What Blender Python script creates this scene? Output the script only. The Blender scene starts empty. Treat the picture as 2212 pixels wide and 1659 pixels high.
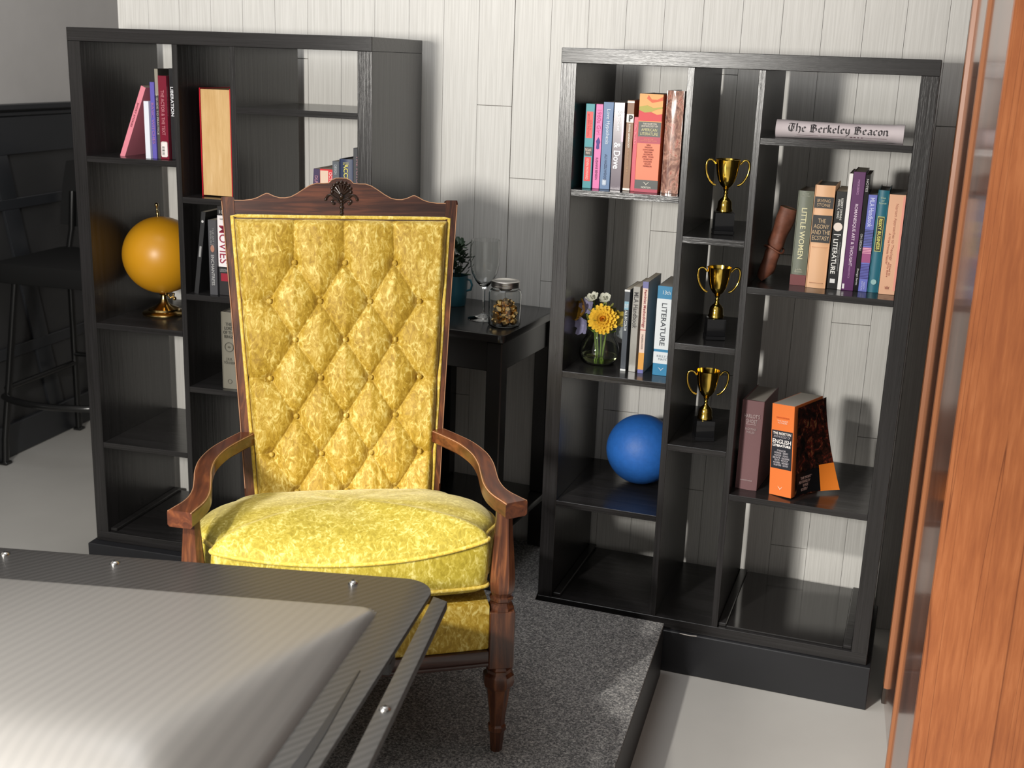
import bpy, bmesh, math, random
import numpy as np
from mathutils import Vector, Matrix

S = bpy.context.scene
COL = S.collection
PI = math.pi
random.seed(7)

# ------------------------------------------------------------------ camera
cam_d = bpy.data.cameras.new('camera')
cam = bpy.data.objects.new('camera', cam_d)
COL.objects.link(cam)
S.camera = cam
cam_d.sensor_width = 36.0
cam_d.lens = 2570.5 / 2212 * 36.0
cam_d.clip_start = 0.05
pitch, roll, yaw = math.radians(15.309), math.radians(2.0816), math.radians(-14.2725)
fw = Vector((math.sin(yaw) * math.cos(pitch), math.cos(yaw) * math.cos(pitch), -math.sin(pitch)))
rt = Vector((math.cos(yaw), -math.sin(yaw), 0))
upv = rt.cross(fw)
r2 = math.cos(roll) * rt + math.sin(roll) * upv
u2 = -math.sin(roll) * rt + math.cos(roll) * upv
cam.matrix_world = Matrix(((r2.x, u2.x, -fw.x, 0.657), (r2.y, u2.y, -fw.y, -2.9557), (r2.z, u2.z, -fw.z, 1.5791), (0, 0, 0, 1)))
cam_d.dof.use_dof = True
cam_d.dof.focus_distance = 2.85
cam_d.dof.aperture_fstop = 5.6

# ------------------------------------------------------------------ world, light, exposure
w = bpy.data.worlds.new('world')
S.world = w
w.use_nodes = True
w.node_tree.nodes['Background'].inputs[0].default_value = (1.0, 0.955, 0.895, 1)
w.node_tree.nodes['Background'].inputs[1].default_value = 0.42
S.view_settings.view_transform = 'Standard'
S.view_settings.look = 'None'
S.view_settings.gamma = 1.0
S.view_settings.use_curve_mapping = False
S.view_settings.exposure = 0.0


def area(name, loc, target, size, power, color):
    l = bpy.data.lights.new(name, 'AREA')
    l.shape = 'DISK'
    l.size = size
    l.energy = power
    l.color = color
    o = bpy.data.objects.new(name, l)
    COL.objects.link(o)
    o.location = loc
    o.rotation_euler = (Vector(target) - Vector(loc)).to_track_quat('-Z', 'Y').to_euler()
    return o


area('key_lamp', (-0.72, -3.0, 1.58), (0.15, 0.1, 0.85), 0.30, 80, (1.0, 0.965, 0.90))
sp = bpy.data.lights.new('floor_spot', 'SPOT')
sp.energy = 300
sp.color = (1.0, 0.965, 0.90)
sp.spot_size = math.radians(44)
sp.spot_blend = 0.8
sp.shadow_soft_size = 0.05
so = bpy.data.objects.new('floor_spot', sp)
COL.objects.link(so)
so.location = (-0.80, -2.90, 2.30)
so.rotation_euler = (Vector((0.18, -1.08, 0.30)) - so.location).to_track_quat('-Z', 'Y').to_euler()
area('overhead_fill', (-0.6, -0.6, 3.4), (-0.6, 0.2, 0), 1.6, 26, (0.95, 0.97, 1.0))  # added fill from above, lifts the left floor and grey wall


# ------------------------------------------------------------------ materials
def lin(c):
    return tuple(((v / 255) / 12.92 if v / 255 <= 0.04045 else ((v / 255 + 0.055) / 1.055) ** 2.4) for v in c)


def mat(name, col, rough=0.5, metal=0.0, **kw):
    m = bpy.data.materials.new(name)
    m.use_nodes = True
    b = m.node_tree.nodes['Principled BSDF']
    b.inputs['Base Color'].default_value = (*col, 1)
    b.inputs['Roughness'].default_value = rough
    b.inputs['Metallic'].default_value = metal
    for k, v in kw.items():
        b.inputs[k.replace('_', ' ')].default_value = v
    return m


def nd(m, t, **kw):
    n = m.node_tree.nodes.new(t)
    for k, v in kw.items():
        setattr(n, k, v)
    return n


def lk(m, a, b):
    m.node_tree.links.new(a, b)


def coords(m, scale=(1, 1, 1), rot=(0, 0, 0)):
    tc = nd(m, 'ShaderNodeTexCoord')
    mp = nd(m, 'ShaderNodeMapping')
    mp.inputs['Scale'].default_value = scale
    mp.inputs['Rotation'].default_value = rot
    lk(m, tc.outputs['Object'], mp.inputs['Vector'])
    return mp.outputs['Vector']


def noise(m, vec, scale=5, detail=4, rough=0.5, dist=0.0):
    n = nd(m, 'ShaderNodeTexNoise')
    n.inputs['Scale'].default_value = scale
    n.inputs['Detail'].default_value = detail
    n.inputs['Roughness'].default_value = rough
    n.inputs['Distortion'].default_value = dist
    lk(m, vec, n.inputs['Vector'])
    return n.outputs['Fac']


def ramp(m, fac, stops):
    r = nd(m, 'ShaderNodeValToRGB')
    e = r.color_ramp.elements
    while len(e) < len(stops):
        e.new(0.5)
    for i, (p, c) in enumerate(stops):
        e[i].position = p
        e[i].color = (*c, 1)
    lk(m, fac, r.inputs['Fac'])
    return r.outputs['Color']


def bump(m, h, strength=0.3, dist=0.002):
    b = nd(m, 'ShaderNodeBump')
    b.inputs['Strength'].default_value = strength
    b.inputs['Distance'].default_value = dist
    lk(m, h, b.inputs['Height'])
    lk(m, b.outputs['Normal'], m.node_tree.nodes['Principled BSDF'].inputs['Normal'])


def tocol(m, sock):
    lk(m, sock, m.node_tree.nodes['Principled BSDF'].inputs['Base Color'])


def torough(m, sock, lo, hi):
    r = nd(m, 'ShaderNodeMapRange')
    r.inputs['To Min'].default_value = lo
    r.inputs['To Max'].default_value = hi
    lk(m, sock, r.inputs['Value'])
    lk(m, r.outputs['Result'], m.node_tree.nodes['Principled BSDF'].inputs['Roughness'])


def black_wood(name, axis, rough=0.27, base=(0.0125, 0.0118, 0.0115), light=(0.028, 0.026, 0.027)):
    m = mat(name, base, rough)
    sc = {'x': (3, 60, 170), 'y': (60, 3, 170), 'z': (150, 60, 3)}[axis]
    v = coords(m, sc)
    f = noise(m, v, 1.0, 5, 0.65)
    tocol(m, ramp(m, f, [(0.35, base), (0.75, light)]))
    m.node_tree.nodes['Principled BSDF'].inputs['IOR'].default_value = 1.5
    bump(m, f, 0.5, 0.0012)
    return m


MW_X = black_wood('black_brown_grain_along', 'x')
MW_Z = black_wood('black_brown_grain_upright', 'z')
MW_SH = black_wood('black_brown_shelf', 'x', 0.2)
MGLOSS = mat('black_gloss_base', (0.014, 0.013, 0.013), 0.09, IOR=2.0)


def plank_white():
    m = mat('white_plank', (0.7, 0.68, 0.64), 0.55)
    v = coords(m, (1, 1, 1))
    f = noise(m, coords(m, (260, 60, 5)), 1.0, 4, 0.6)
    g = noise(m, coords(m, (30, 10, 1.5)), 1.0, 3, 0.5)
    a = nd(m, 'ShaderNodeMath', operation='ADD')
    lk(m, f, a.inputs[0])
    lk(m, f, a.inputs[1])
    d = nd(m, 'ShaderNodeMath', operation='MULTIPLY')
    lk(m, a.outputs[0], d.inputs[0])
    d.inputs[1].default_value = 0.5
    tocol(m, ramp(m, d.outputs[0], [(0.36, (0.63, 0.615, 0.58)), (0.62, (0.74, 0.725, 0.69))]))
    bump(m, f, 0.12, 0.001)
    return m


MPLANK = plank_white()
MSEAM = mat('plank_seam_dark', (0.24, 0.22, 0.20), 0.8)


def paint(name, c, rough=0.6, var=0.06, sc=3, bmp=0.05):
    m = mat(name, c, rough)
    f = noise(m, coords(m), sc, 6, 0.6)
    tocol(m, ramp(m, f, [(0.3, tuple(x * (1 - var) for x in c)), (0.7, tuple(x * (1 + var) for x in c))]))
    g = noise(m, coords(m), 90, 2, 0.5)
    bump(m, g, bmp, 0.001)
    return m


MFLOOR = paint('grey_floor_paint', (0.50, 0.485, 0.455), 0.42, 0.05, 2.2, 0.06)
MGREY = paint('grey_wall_paint', (0.56, 0.54, 0.525), 0.7)
MNAVY = paint('dark_wainscot_paint', (0.026, 0.028, 0.032), 0.33, 0.1)
MNAVYP = paint('dark_wainscot_panel_paint', (0.035, 0.035, 0.036), 0.5, 0.1)
MBLK = paint('black_paint', (0.015, 0.015, 0.016), 0.45, 0.1)
MBLKG = mat('black_gloss_paint', (0.013, 0.0125, 0.012), 0.22)
MBASE = paint('black_plinth_paint', (0.014, 0.0145, 0.017), 0.42, 0.1)
MSTOOL = mat('black_stool_leather', (0.008, 0.008, 0.008), 0.75, 0.0, IOR=1.3)
MTUBE = mat('black_enamel_tube', (0.008, 0.008, 0.008), 0.22)
MRUB = mat('worn_rubber', (0.03, 0.028, 0.027), 0.8)


def carpet():
    m = mat('grey_carpet', (0.1, 0.1, 0.1), 0.95)
    f = noise(m, coords(m, (1, 1, 1)), 210, 3, 0.75, 0.6)
    tocol(m, ramp(m, f, [(0.36, (0.075, 0.075, 0.078)), (0.50, (0.21, 0.205, 0.20)), (0.64, (0.55, 0.53, 0.50))]))
    bump(m, f, 0.9, 0.004)
    return m


MCARPET = carpet()


def velvet(name, dark, mid, light, seed):
    m = mat(name, mid, 0.62)
    b = m.node_tree.nodes['Principled BSDF']
    b.inputs['Sheen Weight'].default_value = 0.35
    b.inputs['Sheen Roughness'].default_value = 0.35
    b.inputs['Sheen Tint'].default_value = (1.0, 0.92, 0.6, 1)
    v0 = coords(m, (1.15, 0.9, 0.62))
    add = nd(m, 'ShaderNodeVectorMath', operation='ADD')
    add.inputs[1].default_value = (seed, seed * 2, seed * 3)
    lk(m, v0, add.inputs[0])
    # warp, so that the pile creases run irregularly
    wn = nd(m, 'ShaderNodeTexNoise')
    wn.inputs['Scale'].default_value = 34
    wn.inputs['Detail'].default_value = 3
    lk(m, add.outputs[0], wn.inputs['Vector'])
    wa = nd(m, 'ShaderNodeVectorMath', operation='MULTIPLY_ADD')
    lk(m, wn.outputs['Color'], wa.inputs[0])
    wa.inputs[1].default_value = (0.035, 0.035, 0.035)
    lk(m, add.outputs[0], wa.inputs[2])
    v = wa.outputs[0]
    vo = nd(m, 'ShaderNodeTexVoronoi', feature='DISTANCE_TO_EDGE')
    vo.inputs['Scale'].default_value = 62
    lk(m, v, vo.inputs['Vector'])
    vein = nd(m, 'ShaderNodeMapRange')
    vein.inputs['From Min'].default_value = 0.0
    vein.inputs['From Max'].default_value = 0.16
    vein.inputs['To Min'].default_value = 1.0
    vein.inputs['To Max'].default_value = 0.0
    lk(m, vo.outputs['Distance'], vein.inputs['Value'])
    a = noise(m, v, 120, 6, 0.7, 0.5)
    c = noise(m, v0, 16, 3, 0.6, 0.4)
    mk = nd(m, 'ShaderNodeMapRange')
    mk.inputs['From Min'].default_value = 0.40
    mk.inputs['From Max'].default_value = 0.62
    lk(m, noise(m, v, 45, 3, 0.6, 0.3), mk.inputs['Value'])
    vm = nd(m, 'ShaderNodeMath', operation='MULTIPLY')
    lk(m, vein.outputs['Result'], vm.inputs[0])
    lk(m, mk.outputs['Result'], vm.inputs[1])
    n = nd(m, 'ShaderNodeMath', operation='MULTIPLY_ADD')
    lk(m, c, n.inputs[0])
    n.inputs[1].default_value = 0.38
    lk(m, a, n.inputs[2])
    n2 = nd(m, 'ShaderNodeMath', operation='MULTIPLY_ADD')
    lk(m, vm.outputs[0], n2.inputs[0])
    n2.inputs[1].default_value = 0.20
    lk(m, n.outputs[0], n2.inputs[2])
    tocol(m, ramp(m, n2.outputs[0], [(0.54, dark), (0.72, mid), (0.84, tuple((p + q) / 2 for p, q in zip(mid, light))), (0.93, light)]))
    bump(m, n2.outputs[0], 0.28, 0.0022)
    return m


MVELB = velvet('crushed_gold_velvet', (0.31, 0.18, 0.008), (0.48, 0.305, 0.027), (0.76, 0.61, 0.19), 1.0)
MVELS = velvet('crushed_lemon_velvet', (0.28, 0.21, 0.010), (0.41, 0.32, 0.030), (0.66, 0.57, 0.18), 4.0)
MPIPE = velvet('gold_velvet_piping', (0.45, 0.30, 0.03), (0.62, 0.44, 0.06), (0.82, 0.66, 0.2), 9.0)


def walnut(name, c0, c1, c2, axis='z', rough=0.3, dist=1.2, sc=1.0, coat=0.3):
    m = mat(name, c1, rough)
    m.node_tree.nodes['Principled BSDF'].inputs['Coat Weight'].default_value = coat
    m.node_tree.nodes['Principled BSDF'].inputs['Coat Roughness'].default_value = 0.12
    k = {'x': (4, 45, 60), 'y': (45, 4, 45), 'z': (55, 45, 4)}[axis]
    f = noise(m, coords(m, tuple(q * sc for q in k)), 1.0, 6, 0.62, dist)
    g = noise(m, coords(m), 6, 2, 0.5)
    n = nd(m, 'ShaderNodeMath', operation='MULTIPLY_ADD')
    lk(m, g, n.inputs[0])
    n.inputs[1].default_value = 0.5
    lk(m, f, n.inputs[2])
    tocol(m, ramp(m, n.outputs[0], [(0.55, c0), (0.76, c1), (0.95, c2)]))
    bump(m, f, 0.08, 0.001)
    return m


MWAL = walnut('dark_walnut', (0.030, 0.010, 0.006), (0.085, 0.027, 0.012), (0.21, 0.072, 0.026))
MWALX = walnut('dark_walnut_crest', (0.026, 0.010, 0.008), (0.050, 0.019, 0.013), (0.13, 0.042, 0.022), 'x')
MWALY = walnut('dark_walnut_arm', (0.04, 0.012, 0.006), (0.10, 0.028, 0.011), (0.20, 0.062, 0.020), 'y')
MWORN = mat('worn_wood_edge', (0.42, 0.22, 0.12), 0.5)
MCARVE = mat('carved_dark_wood', (0.020, 0.009, 0.005), 0.18)
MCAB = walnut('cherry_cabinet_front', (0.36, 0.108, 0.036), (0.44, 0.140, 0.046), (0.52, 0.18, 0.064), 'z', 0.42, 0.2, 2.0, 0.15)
_b = MCAB.node_tree.nodes['Principled BSDF']
_src = _b.inputs['Base Color'].links[0].from_socket
_l = noise(MCAB, coords(MCAB, (26, 10, .28)), 1.0, 1, 0.4, 0.3)
_r = nd(MCAB, 'ShaderNodeValToRGB')
_r.color_ramp.elements[0].position = .494
_r.color_ramp.elements[0].color = (1, 1, 1, 1)
_r.color_ramp.elements[1].position = .506
_r.color_ramp.elements[1].color = (1, 1, 1, 1)
_e = _r.color_ramp.elements.new(.50)
_e.color = (.45, .38, .36, 1)
lk(MCAB, _l, _r.inputs['Fac'])
_m = nd(MCAB, 'ShaderNodeMix', data_type='RGBA', blend_type='MULTIPLY')
_m.inputs[0].default_value = 1.0
lk(MCAB, _src, _m.inputs[6])
lk(MCAB, _r.outputs['Color'], _m.inputs[7])
tocol(MCAB, _m.outputs[2])
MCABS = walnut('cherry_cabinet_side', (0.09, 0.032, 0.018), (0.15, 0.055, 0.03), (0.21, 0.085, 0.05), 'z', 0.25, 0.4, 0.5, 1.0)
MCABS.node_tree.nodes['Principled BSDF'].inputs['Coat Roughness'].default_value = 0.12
MBEAD = mat('orange_wood_bead', (0.34, 0.13, 0.055), 0.4)


def carbon(name, base, hi, ang, rough, sc=210):
    m = mat(name, base, rough)
    v = coords(m, (1, 1, 1), (0, 0, ang))
    wv = nd(m, 'ShaderNodeTexWave')
    wv.inputs['Scale'].default_value = sc / 6.28
    wv.inputs['Distortion'].default_value = 0.4
    wv.inputs['Detail'].default_value = 1
    lk(m, v, wv.inputs['Vector'])
    tocol(m, ramp(m, wv.outputs['Fac'], [(0.2, base), (0.8, hi)]))
    bump(m, wv.outputs['Fac'], 0.08, 0.0005)
    return m


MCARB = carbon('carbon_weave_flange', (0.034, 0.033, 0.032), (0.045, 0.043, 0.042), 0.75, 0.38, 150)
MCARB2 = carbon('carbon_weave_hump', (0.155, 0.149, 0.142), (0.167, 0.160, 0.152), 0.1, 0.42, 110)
MCARB2.node_tree.nodes['Principled BSDF'].inputs['Coat Weight'].default_value = 0.3
MCARB2.node_tree.nodes['Principled BSDF'].inputs['Coat Roughness'].default_value = 0.32
MSCREW = mat('steel_screw', (0.55, 0.54, 0.52), 0.2, 1.0)
MSLOT = mat('screw_recess', (0.01, 0.01, 0.01), 0.6)
MGOLD = mat('gold_plate', (0.86, 0.60, 0.12), 0.12, 1.0)
MBRASS = mat('dark_brass', (0.55, 0.40, 0.17), 0.2, 1.0)
MPLIN = mat('black_plastic', (0.008, 0.008, 0.009), 0.12)
MALU = mat('aluminium_lid', (0.60, 0.58, 0.55), 0.32, 1.0)
MGLASS = mat('clear_glass', (0.97, 0.98, 0.97), 0.0, Transmission_Weight=1.0, IOR=1.45)
MWATER = mat('greenish_water', (0.80, 0.88, 0.45), 0.0, Transmission_Weight=1.0, IOR=1.33)
MFOIL = mat('gold_foil', (0.95, 0.66, 0.28), 0.22, 1.0)
MPOT = mat('teal_glaze', (0.03, 0.13, 0.17), 0.35)
MLEAF = mat('dark_green_leaf', (0.03, 0.06, 0.03), 0.5)
MSTEM = mat('green_stem', (0.22, 0.34, 0.06), 0.5)
MGLOBE = mat('mustard_globe', (0.62, 0.285, 0.010), 0.38)
bump(MGLOBE, noise(MGLOBE, coords(MGLOBE), 400, 2), 0.05, 0.0005)
MBALL = paint('blue_rubber', (0.018, 0.125, 0.46), 0.55, 0.08, 60, 0.5)
MNEWS = paint('newsprint', (0.60, 0.535, 0.555), 0.8, 0.04, 30, 0.2)
MSCROLL = paint('brown_leather', (0.17, 0.058, 0.032), 0.6, 0.4, 28, 0.8)
INK = {}


def ink(c, rough=0.5, metal=0.0):
    k = (c, rough, metal)
    if k not in INK:
        INK[k] = mat('cover_%02x%02x%02x' % c, lin(c), rough, metal)
        m = INK[k]
    return INK[k]


MPAGE = mat('paper_block', (0.62, 0.55, 0.44), 0.9)
bump(MPAGE, noise(MPAGE, coords(MPAGE, (900, 5, 5)), 1.0, 2), 0.3, 0.0005)
MPAGEG = mat('grey_paper_block', (0.36, 0.33, 0.29), 0.9)
MPAGET = mat('tan_paper_block', (0.66, 0.44, 0.20), 0.9)
tocol(MPAGET, ramp(MPAGET, noise(MPAGET, coords(MPAGET, (60, 6, 6)), 1.0, 5, 0.7), [(0.3, (0.56, 0.34, 0.13)), (0.6, (0.68, 0.45, 0.21)), (0.8, (0.74, 0.54, 0.30))]))


# ------------------------------------------------------------------ object helpers
def tag(o, label, cat, group=None):
    o['label'] = label
    o['category'] = cat
    if group:
        o['group'] = group
    return o


def thing(name, label, cat, loc=(0, 0, 0), rz=0.0, group=None, rot=None):
    o = bpy.data.objects.new(name, None)
    o.empty_display_size = 0.02
    COL.objects.link(o)
    o.location = loc
    o.rotation_euler = rot if rot else (0, 0, rz)
    return tag(o, label, cat, group)


class B:
    def __init__(s):
        s.bm = bmesh.new()

    def quadbox(s, lo, hi, bev=0.0, M=None, seg=1):
        t = bmesh.new()
        bmesh.ops.create_cube(t, size=1)
        for v in t.verts:
            v.co = Vector([(lo[i] + hi[i]) / 2 + v.co[i] * (hi[i] - lo[i]) for i in range(3)])
        if bev > 0:
            bmesh.ops.bevel(t, geom=list(t.edges), offset=bev, segments=seg, affect='EDGES', profile=0.6)
        s.merge(t, M)
        return s

    def merge(s, t, M=None):
        if M is not None:
            bmesh.ops.transform(t, matrix=M, verts=t.verts)
        me = bpy.data.meshes.new('t')
        t.to_mesh(me)
        t.free()
        s.bm.from_mesh(me)
        bpy.data.meshes.remove(me)

    def lathe(s, prof, n=32, M=None, cap=True):
        t = bmesh.new()
        rings = []
        for r, z in prof:
            rings.append([t.verts.new((r * math.cos(2 * PI * (i + .5) / n), r * math.sin(2 * PI * (i + .5) / n), z)) for i in range(n)])
        for a, b in zip(rings, rings[1:]):
            for i in range(n):
                t.faces.new((a[i], a[(i + 1) % n], b[(i + 1) % n], b[i]))
        if cap:
            if prof[0][0] > 1e-5:
                t.faces.new(rings[0][::-1])
            if prof[-1][0] > 1e-5:
                t.faces.new(rings[-1])
        bmesh.ops.remove_doubles(t, verts=t.verts, dist=1e-6)
        bmesh.ops.recalc_face_normals(t, faces=t.faces)
        s.merge(t, M)
        return s

    def tube(s, pts, r, n=10, closed=False, M=None, flat=None):
        pts = [Vector(p) for p in pts]
        t = bmesh.new()
        rings = []
        N = len(pts)
        prev = None
        for i, p in enumerate(pts):
            if closed:
                d = pts[(i + 1) % N] - pts[i - 1]
            else:
                d = pts[min(i + 1, N - 1)] - pts[max(i - 1, 0)]
            d.normalize()
            ref = prev if prev else (Vector((0, 0, 1)) if abs(d.z) < 0.9 else Vector((1, 0, 0)))
            a = (ref - d * ref.dot(d)).normalized()
            b = d.cross(a)
            prev = a
            rr = r[i] if isinstance(r, (list, tuple)) else r
            rings.append([t.verts.new(p + a * math.cos(2 * PI * k / n) * rr * (flat or 1) + b * math.sin(2 * PI * k / n) * rr) for k in range(n)])
        for i in range(N if closed else N - 1):
            A, Bb = rings[i], rings[(i + 1) % N]
            for k in range(n):
                t.faces.new((A[k], A[(k + 1) % n], Bb[(k + 1) % n], Bb[k]))
        if not closed:
            t.faces.new(rings[0][::-1])
            t.faces.new(rings[-1])
        bmesh.ops.recalc_face_normals(t, faces=t.faces)
        s.merge(t, M)
        return s

    def prism(s, poly, h0, h1, M=None, bev=0.0):
        # poly in (x, y), extruded along z from h0 to h1
        t = bmesh.new()
        a = [t.verts.new((x, y, h0)) for x, y in poly]
        b = [t.verts.new((x, y, h1)) for x, y in poly]
        t.faces.new(a[::-1])
        top = t.faces.new(b)
        n = len(poly)
        for i in range(n):
            t.faces.new((a[i], a[(i + 1) % n], b[(i + 1) % n], b[i]))
        bmesh.ops.recalc_face_normals(t, faces=t.faces)
        if bev:
            ed = [e for e in t.edges if abs(e.verts[0].co.z - e.verts[1].co.z) < 1e-7]
            bmesh.ops.bevel(t, geom=ed, offset=bev, segments=2, affect='EDGES', profile=0.6)
        s.merge(t, M)
        return s

    def sphere(s, c, r, seg=16, M=None):
        t = bmesh.new()
        bmesh.ops.create_uvsphere(t, u_segments=seg, v_segments=max(6, seg // 2), radius=1)
        rr = r if isinstance(r, (tuple, list)) else (r, r, r)
        for v in t.verts:
            v.co = Vector((c[0] + v.co.x * rr[0], c[1] + v.co.y * rr[1], c[2] + v.co.z * rr[2]))
        s.merge(t, M)
        return s

    def grid(s, fn, nu, nv, M=None, closed=False):
        t = bmesh.new()
        V = [[t.verts.new(fn(i / (nu - 1), j / (nv - 1))) for i in range(nu)] for j in range(nv)]
        for j in range(nv - 1):
            for i in range(nu - 1):
                t.faces.new((V[j][i], V[j][i + 1], V[j + 1][i + 1], V[j + 1][i]))
        s.merge(t, M)
        return s

    def obj(s, name, m, parent=None, smooth=35, M=None):
        me = bpy.data.meshes.new(name)
        s.bm.to_mesh(me)
        s.bm.free()
        ms = m if isinstance(m, (list, tuple)) else [m]
        for q in ms:
            me.materials.append(q)
        if smooth:
            me.shade_smooth()
            me.set_sharp_from_angle(angle=math.radians(smooth))
        o = bpy.data.objects.new(name, me)
        COL.objects.link(o)
        if parent:
            o.parent = parent
        if M is not None:
            o.matrix_local = M
        return o


def struct(o):
    o['kind'] = 'structure'
    return o


def basis(o, x, y):
    x = Vector(x).normalized()
    y = Vector(y).normalized()
    z = x.cross(y)
    return Matrix(((x.x, y.x, z.x, o[0]), (x.y, y.y, z.y, o[1]), (x.z, y.z, z.z, o[2]), (0, 0, 0, 1)))


def text_mesh(body, bold=0.0):
    c = bpy.data.curves.new('txt', 'FONT')
    c.body = body
    c.align_x = 'CENTER'
    c.align_y = 'CENTER'
    c.extrude = 0.01
    c.offset = bold
    c.resolution_u = 3
    c.space_line = 0.95
    o = bpy.data.objects.new('txt', c)
    COL.objects.link(o)
    dg = bpy.context.evaluated_depsgraph_get()
    me = bpy.data.meshes.new_from_object(o.evaluated_get(dg))
    bpy.data.objects.remove(o)
    bpy.data.curves.remove(c)
    return me


def lettering(body, parent, origin, length, height, color, mode='down', bold=0.0, rough=0.5, name='lettering', xd=None, yd=None, metal=0.0):
    """mode 'down': reads top to bottom on a spine facing -y; 'flat': horizontal."""
    me = text_mesh(body, bold)
    xs = [v.co.x for v in me.vertices]
    ys = [v.co.y for v in me.vertices]
    if not xs:
        return None
    wx, wy = max(xs) - min(xs), max(ys) - min(ys)
    cx, cy = (max(xs) + min(xs)) / 2, (max(ys) + min(ys)) / 2
    sx, sy = length / wx, height / wy
    for v in me.vertices:
        v.co = Vector(((v.co.x - cx) * sx, (v.co.y - cy) * sy, v.co.z * 0.02))
    me.materials.clear()
    me.materials.append(ink(color, rough, metal))
    me.name = name
    o = bpy.data.objects.new(name, me)
    COL.objects.link(o)
    o.parent = parent
    if xd is None:
        xd, yd = ((0, 0, -1), (1, 0, 0)) if mode == 'down' else ((1, 0, 0), (0, 0, 1))
    o.matrix_local = basis(origin, xd, yd)
    return o


# ------------------------------------------------------------------ setting
b = B()
b.quadbox((-3.2, -3.6, -0.06), (3.0, 3.0, 0.0))
struct(b.obj('floor', MFLOOR, smooth=0))

# white plank wall: single boards with hairline gaps on a dark backing
XW, SP, YW = -1.3801 - 0.1105, 0.1046, 0.4145
XW = -1.3801 - SP
b = B()
joints = {10: [1.446], 9: [0.578], 11: [1.244], 4: [1.556, 0.36], 7: [0.219, 1.95], 2: [0.578, 1.83], 0: [0.95, 2.1], 1: [0.33, 2.2],
          3: [1.12, 1.98], 5: [0.72, 2.2], 6: [1.08], 8: [0.9, 2.05]}
for k in range(-1, 27):
    x0, x1 = -1.3801 + k * SP, -1.3801 + (k + 1) * SP
    seam = 0.0020 if k % 12 in (10,) else 0.0007
    zs = [0.0] + sorted(joints[k % 12]) + [2.6]
    for z0, z1 in zip(zs, zs[1:]):
        b.quadbox((x0 + 0.0003, YW, z0 + 0.0009), (x1 - seam, YW + 0.008, z1 - 0.0009))
plankwall = struct(b.obj('wall_back', MPLANK, smooth=0))
b = B()
b.quadbox((-1.484, YW + 0.008, 0.0), (1.44, YW + 0.03, 2.6))
o = b.obj('wall_backing', MSEAM, plankwall, smooth=0)

# grey side wall with dark wainscot
b = B()
b.quadbox((-2.45, -3.6, 0), (-2.352, 3.0, 2.7))
wl = struct(b.obj('wall_left', MGREY, smooth=0))
b = B()
b.quadbox((-3.2, 2.9, 0), (3.0, 3.0, 2.7))
struct(b.obj('wall_far', MGREY, smooth=0))
b = B()
b.quadbox((-2.352, -3.6, 0), (-2.345, 2.9, 1.33))
b.obj('wainscot_panel', MNAVYP, wl, smooth=0)
b = B()
b.quadbox((-2.352, -3.6, 1.325), (-2.315, 2.9, 1.347), 0.003)
b.quadbox((-2.352, -3.6, 1.302), (-2.328, 2.9, 1.318), 0.003)
b.obj('chair_rail', MNAVY, wl)
b = B()
for z0, z1 in ((1.16, 1.30), (0.955, 0.995), (0.385, 0.43)):
    b.quadbox((-2.346, -3.6, z0), (-2.333, 2.9, z1), 0.002)
b.obj('wainscot_rail', MNAVY, wl)
b = B()
for y in (-2.15, -1.35, -0.55, 0.2, 0.95, 1.7, 2.45):
    for z0, z1 in ((0.43, 0.955), (0.13, 0.385), (0.995, 1.16)):
        ya, yb = y + (1.02 - z0) * 0.235, y + (1.02 - z1) * 0.235
        M = basis((-2.346, 0, 0), (0, 1, 0), (0, 0, 1))
        b.prism([(ya - 0.045, z0), (ya + 0.045, z0), (yb + 0.045, z1), (yb - 0.045, z1)], 0, 0.013, M, 0.002)
b.obj('wainscot_stile', MNAVY, wl)
b = B()
b.quadbox((-2.352, -3.6, 0), (-2.322, 2.9, 0.13), 0.004)
struct(b.obj('baseboard_left', MNAVY))

b = B()
b.quadbox((2.3, -3.6, 0), (2.4, 3.0, 2.7))
struct(b.obj('wall_right', paint('dark_right_wall_paint', (0.10, 0.095, 0.09), 0.8), smooth=0))  # unseen wall, added dark so reflections from the right stay dark

# carpeted riser
riser = thing('carpeted_platform', 'low black platform topped with grey carpet under the yellow armchair', 'platform', (0.36, -0.055, 0))
poly = [(0.36, -0.062), (0.0, -0.034), (-0.03, 0.36), (-0.465, 0.36), (-0.465, -0.075), (-0.95, -0.075), (-0.95, -1.30), (0.345, -1.30)]
pl = [(x - 0.36, y + 0.055) for x, y in poly]
B().prism(pl, 0, 0.142).obj('platform_body', MBLK, riser, smooth=0)
B().prism([(x * 0.998, y) for x, y in pl], 0.142, 0.150, None, 0.002).obj('carpet', MCARPET, riser, smooth=0)

# ------------------------------------------------------------------ bookcases
ANG = math.radians(-4.4758)
CA, SA = math.cos(ANG), math.sin(ANG)


def UR(x, y, z):
    return (x * CA - y * SA, x * SA + y * CA, z + 0.1186)


def UL(x, y, z):
    return (-1.3678 + x, -0.0227 + y, z + 0.1285)


W_, D_, H_ = 0.882, 0.39, 1.49
TI, TT, TV = 0.040, 0.036, 0.016
D1, D2 = 0.3151, 0.4828
ZS = dict(a=1.1482, b=.6755, c=.3141, d=1.053, e=.7843, f=.5155, g=1.2998, h=.9424, i=.4037)


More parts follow.
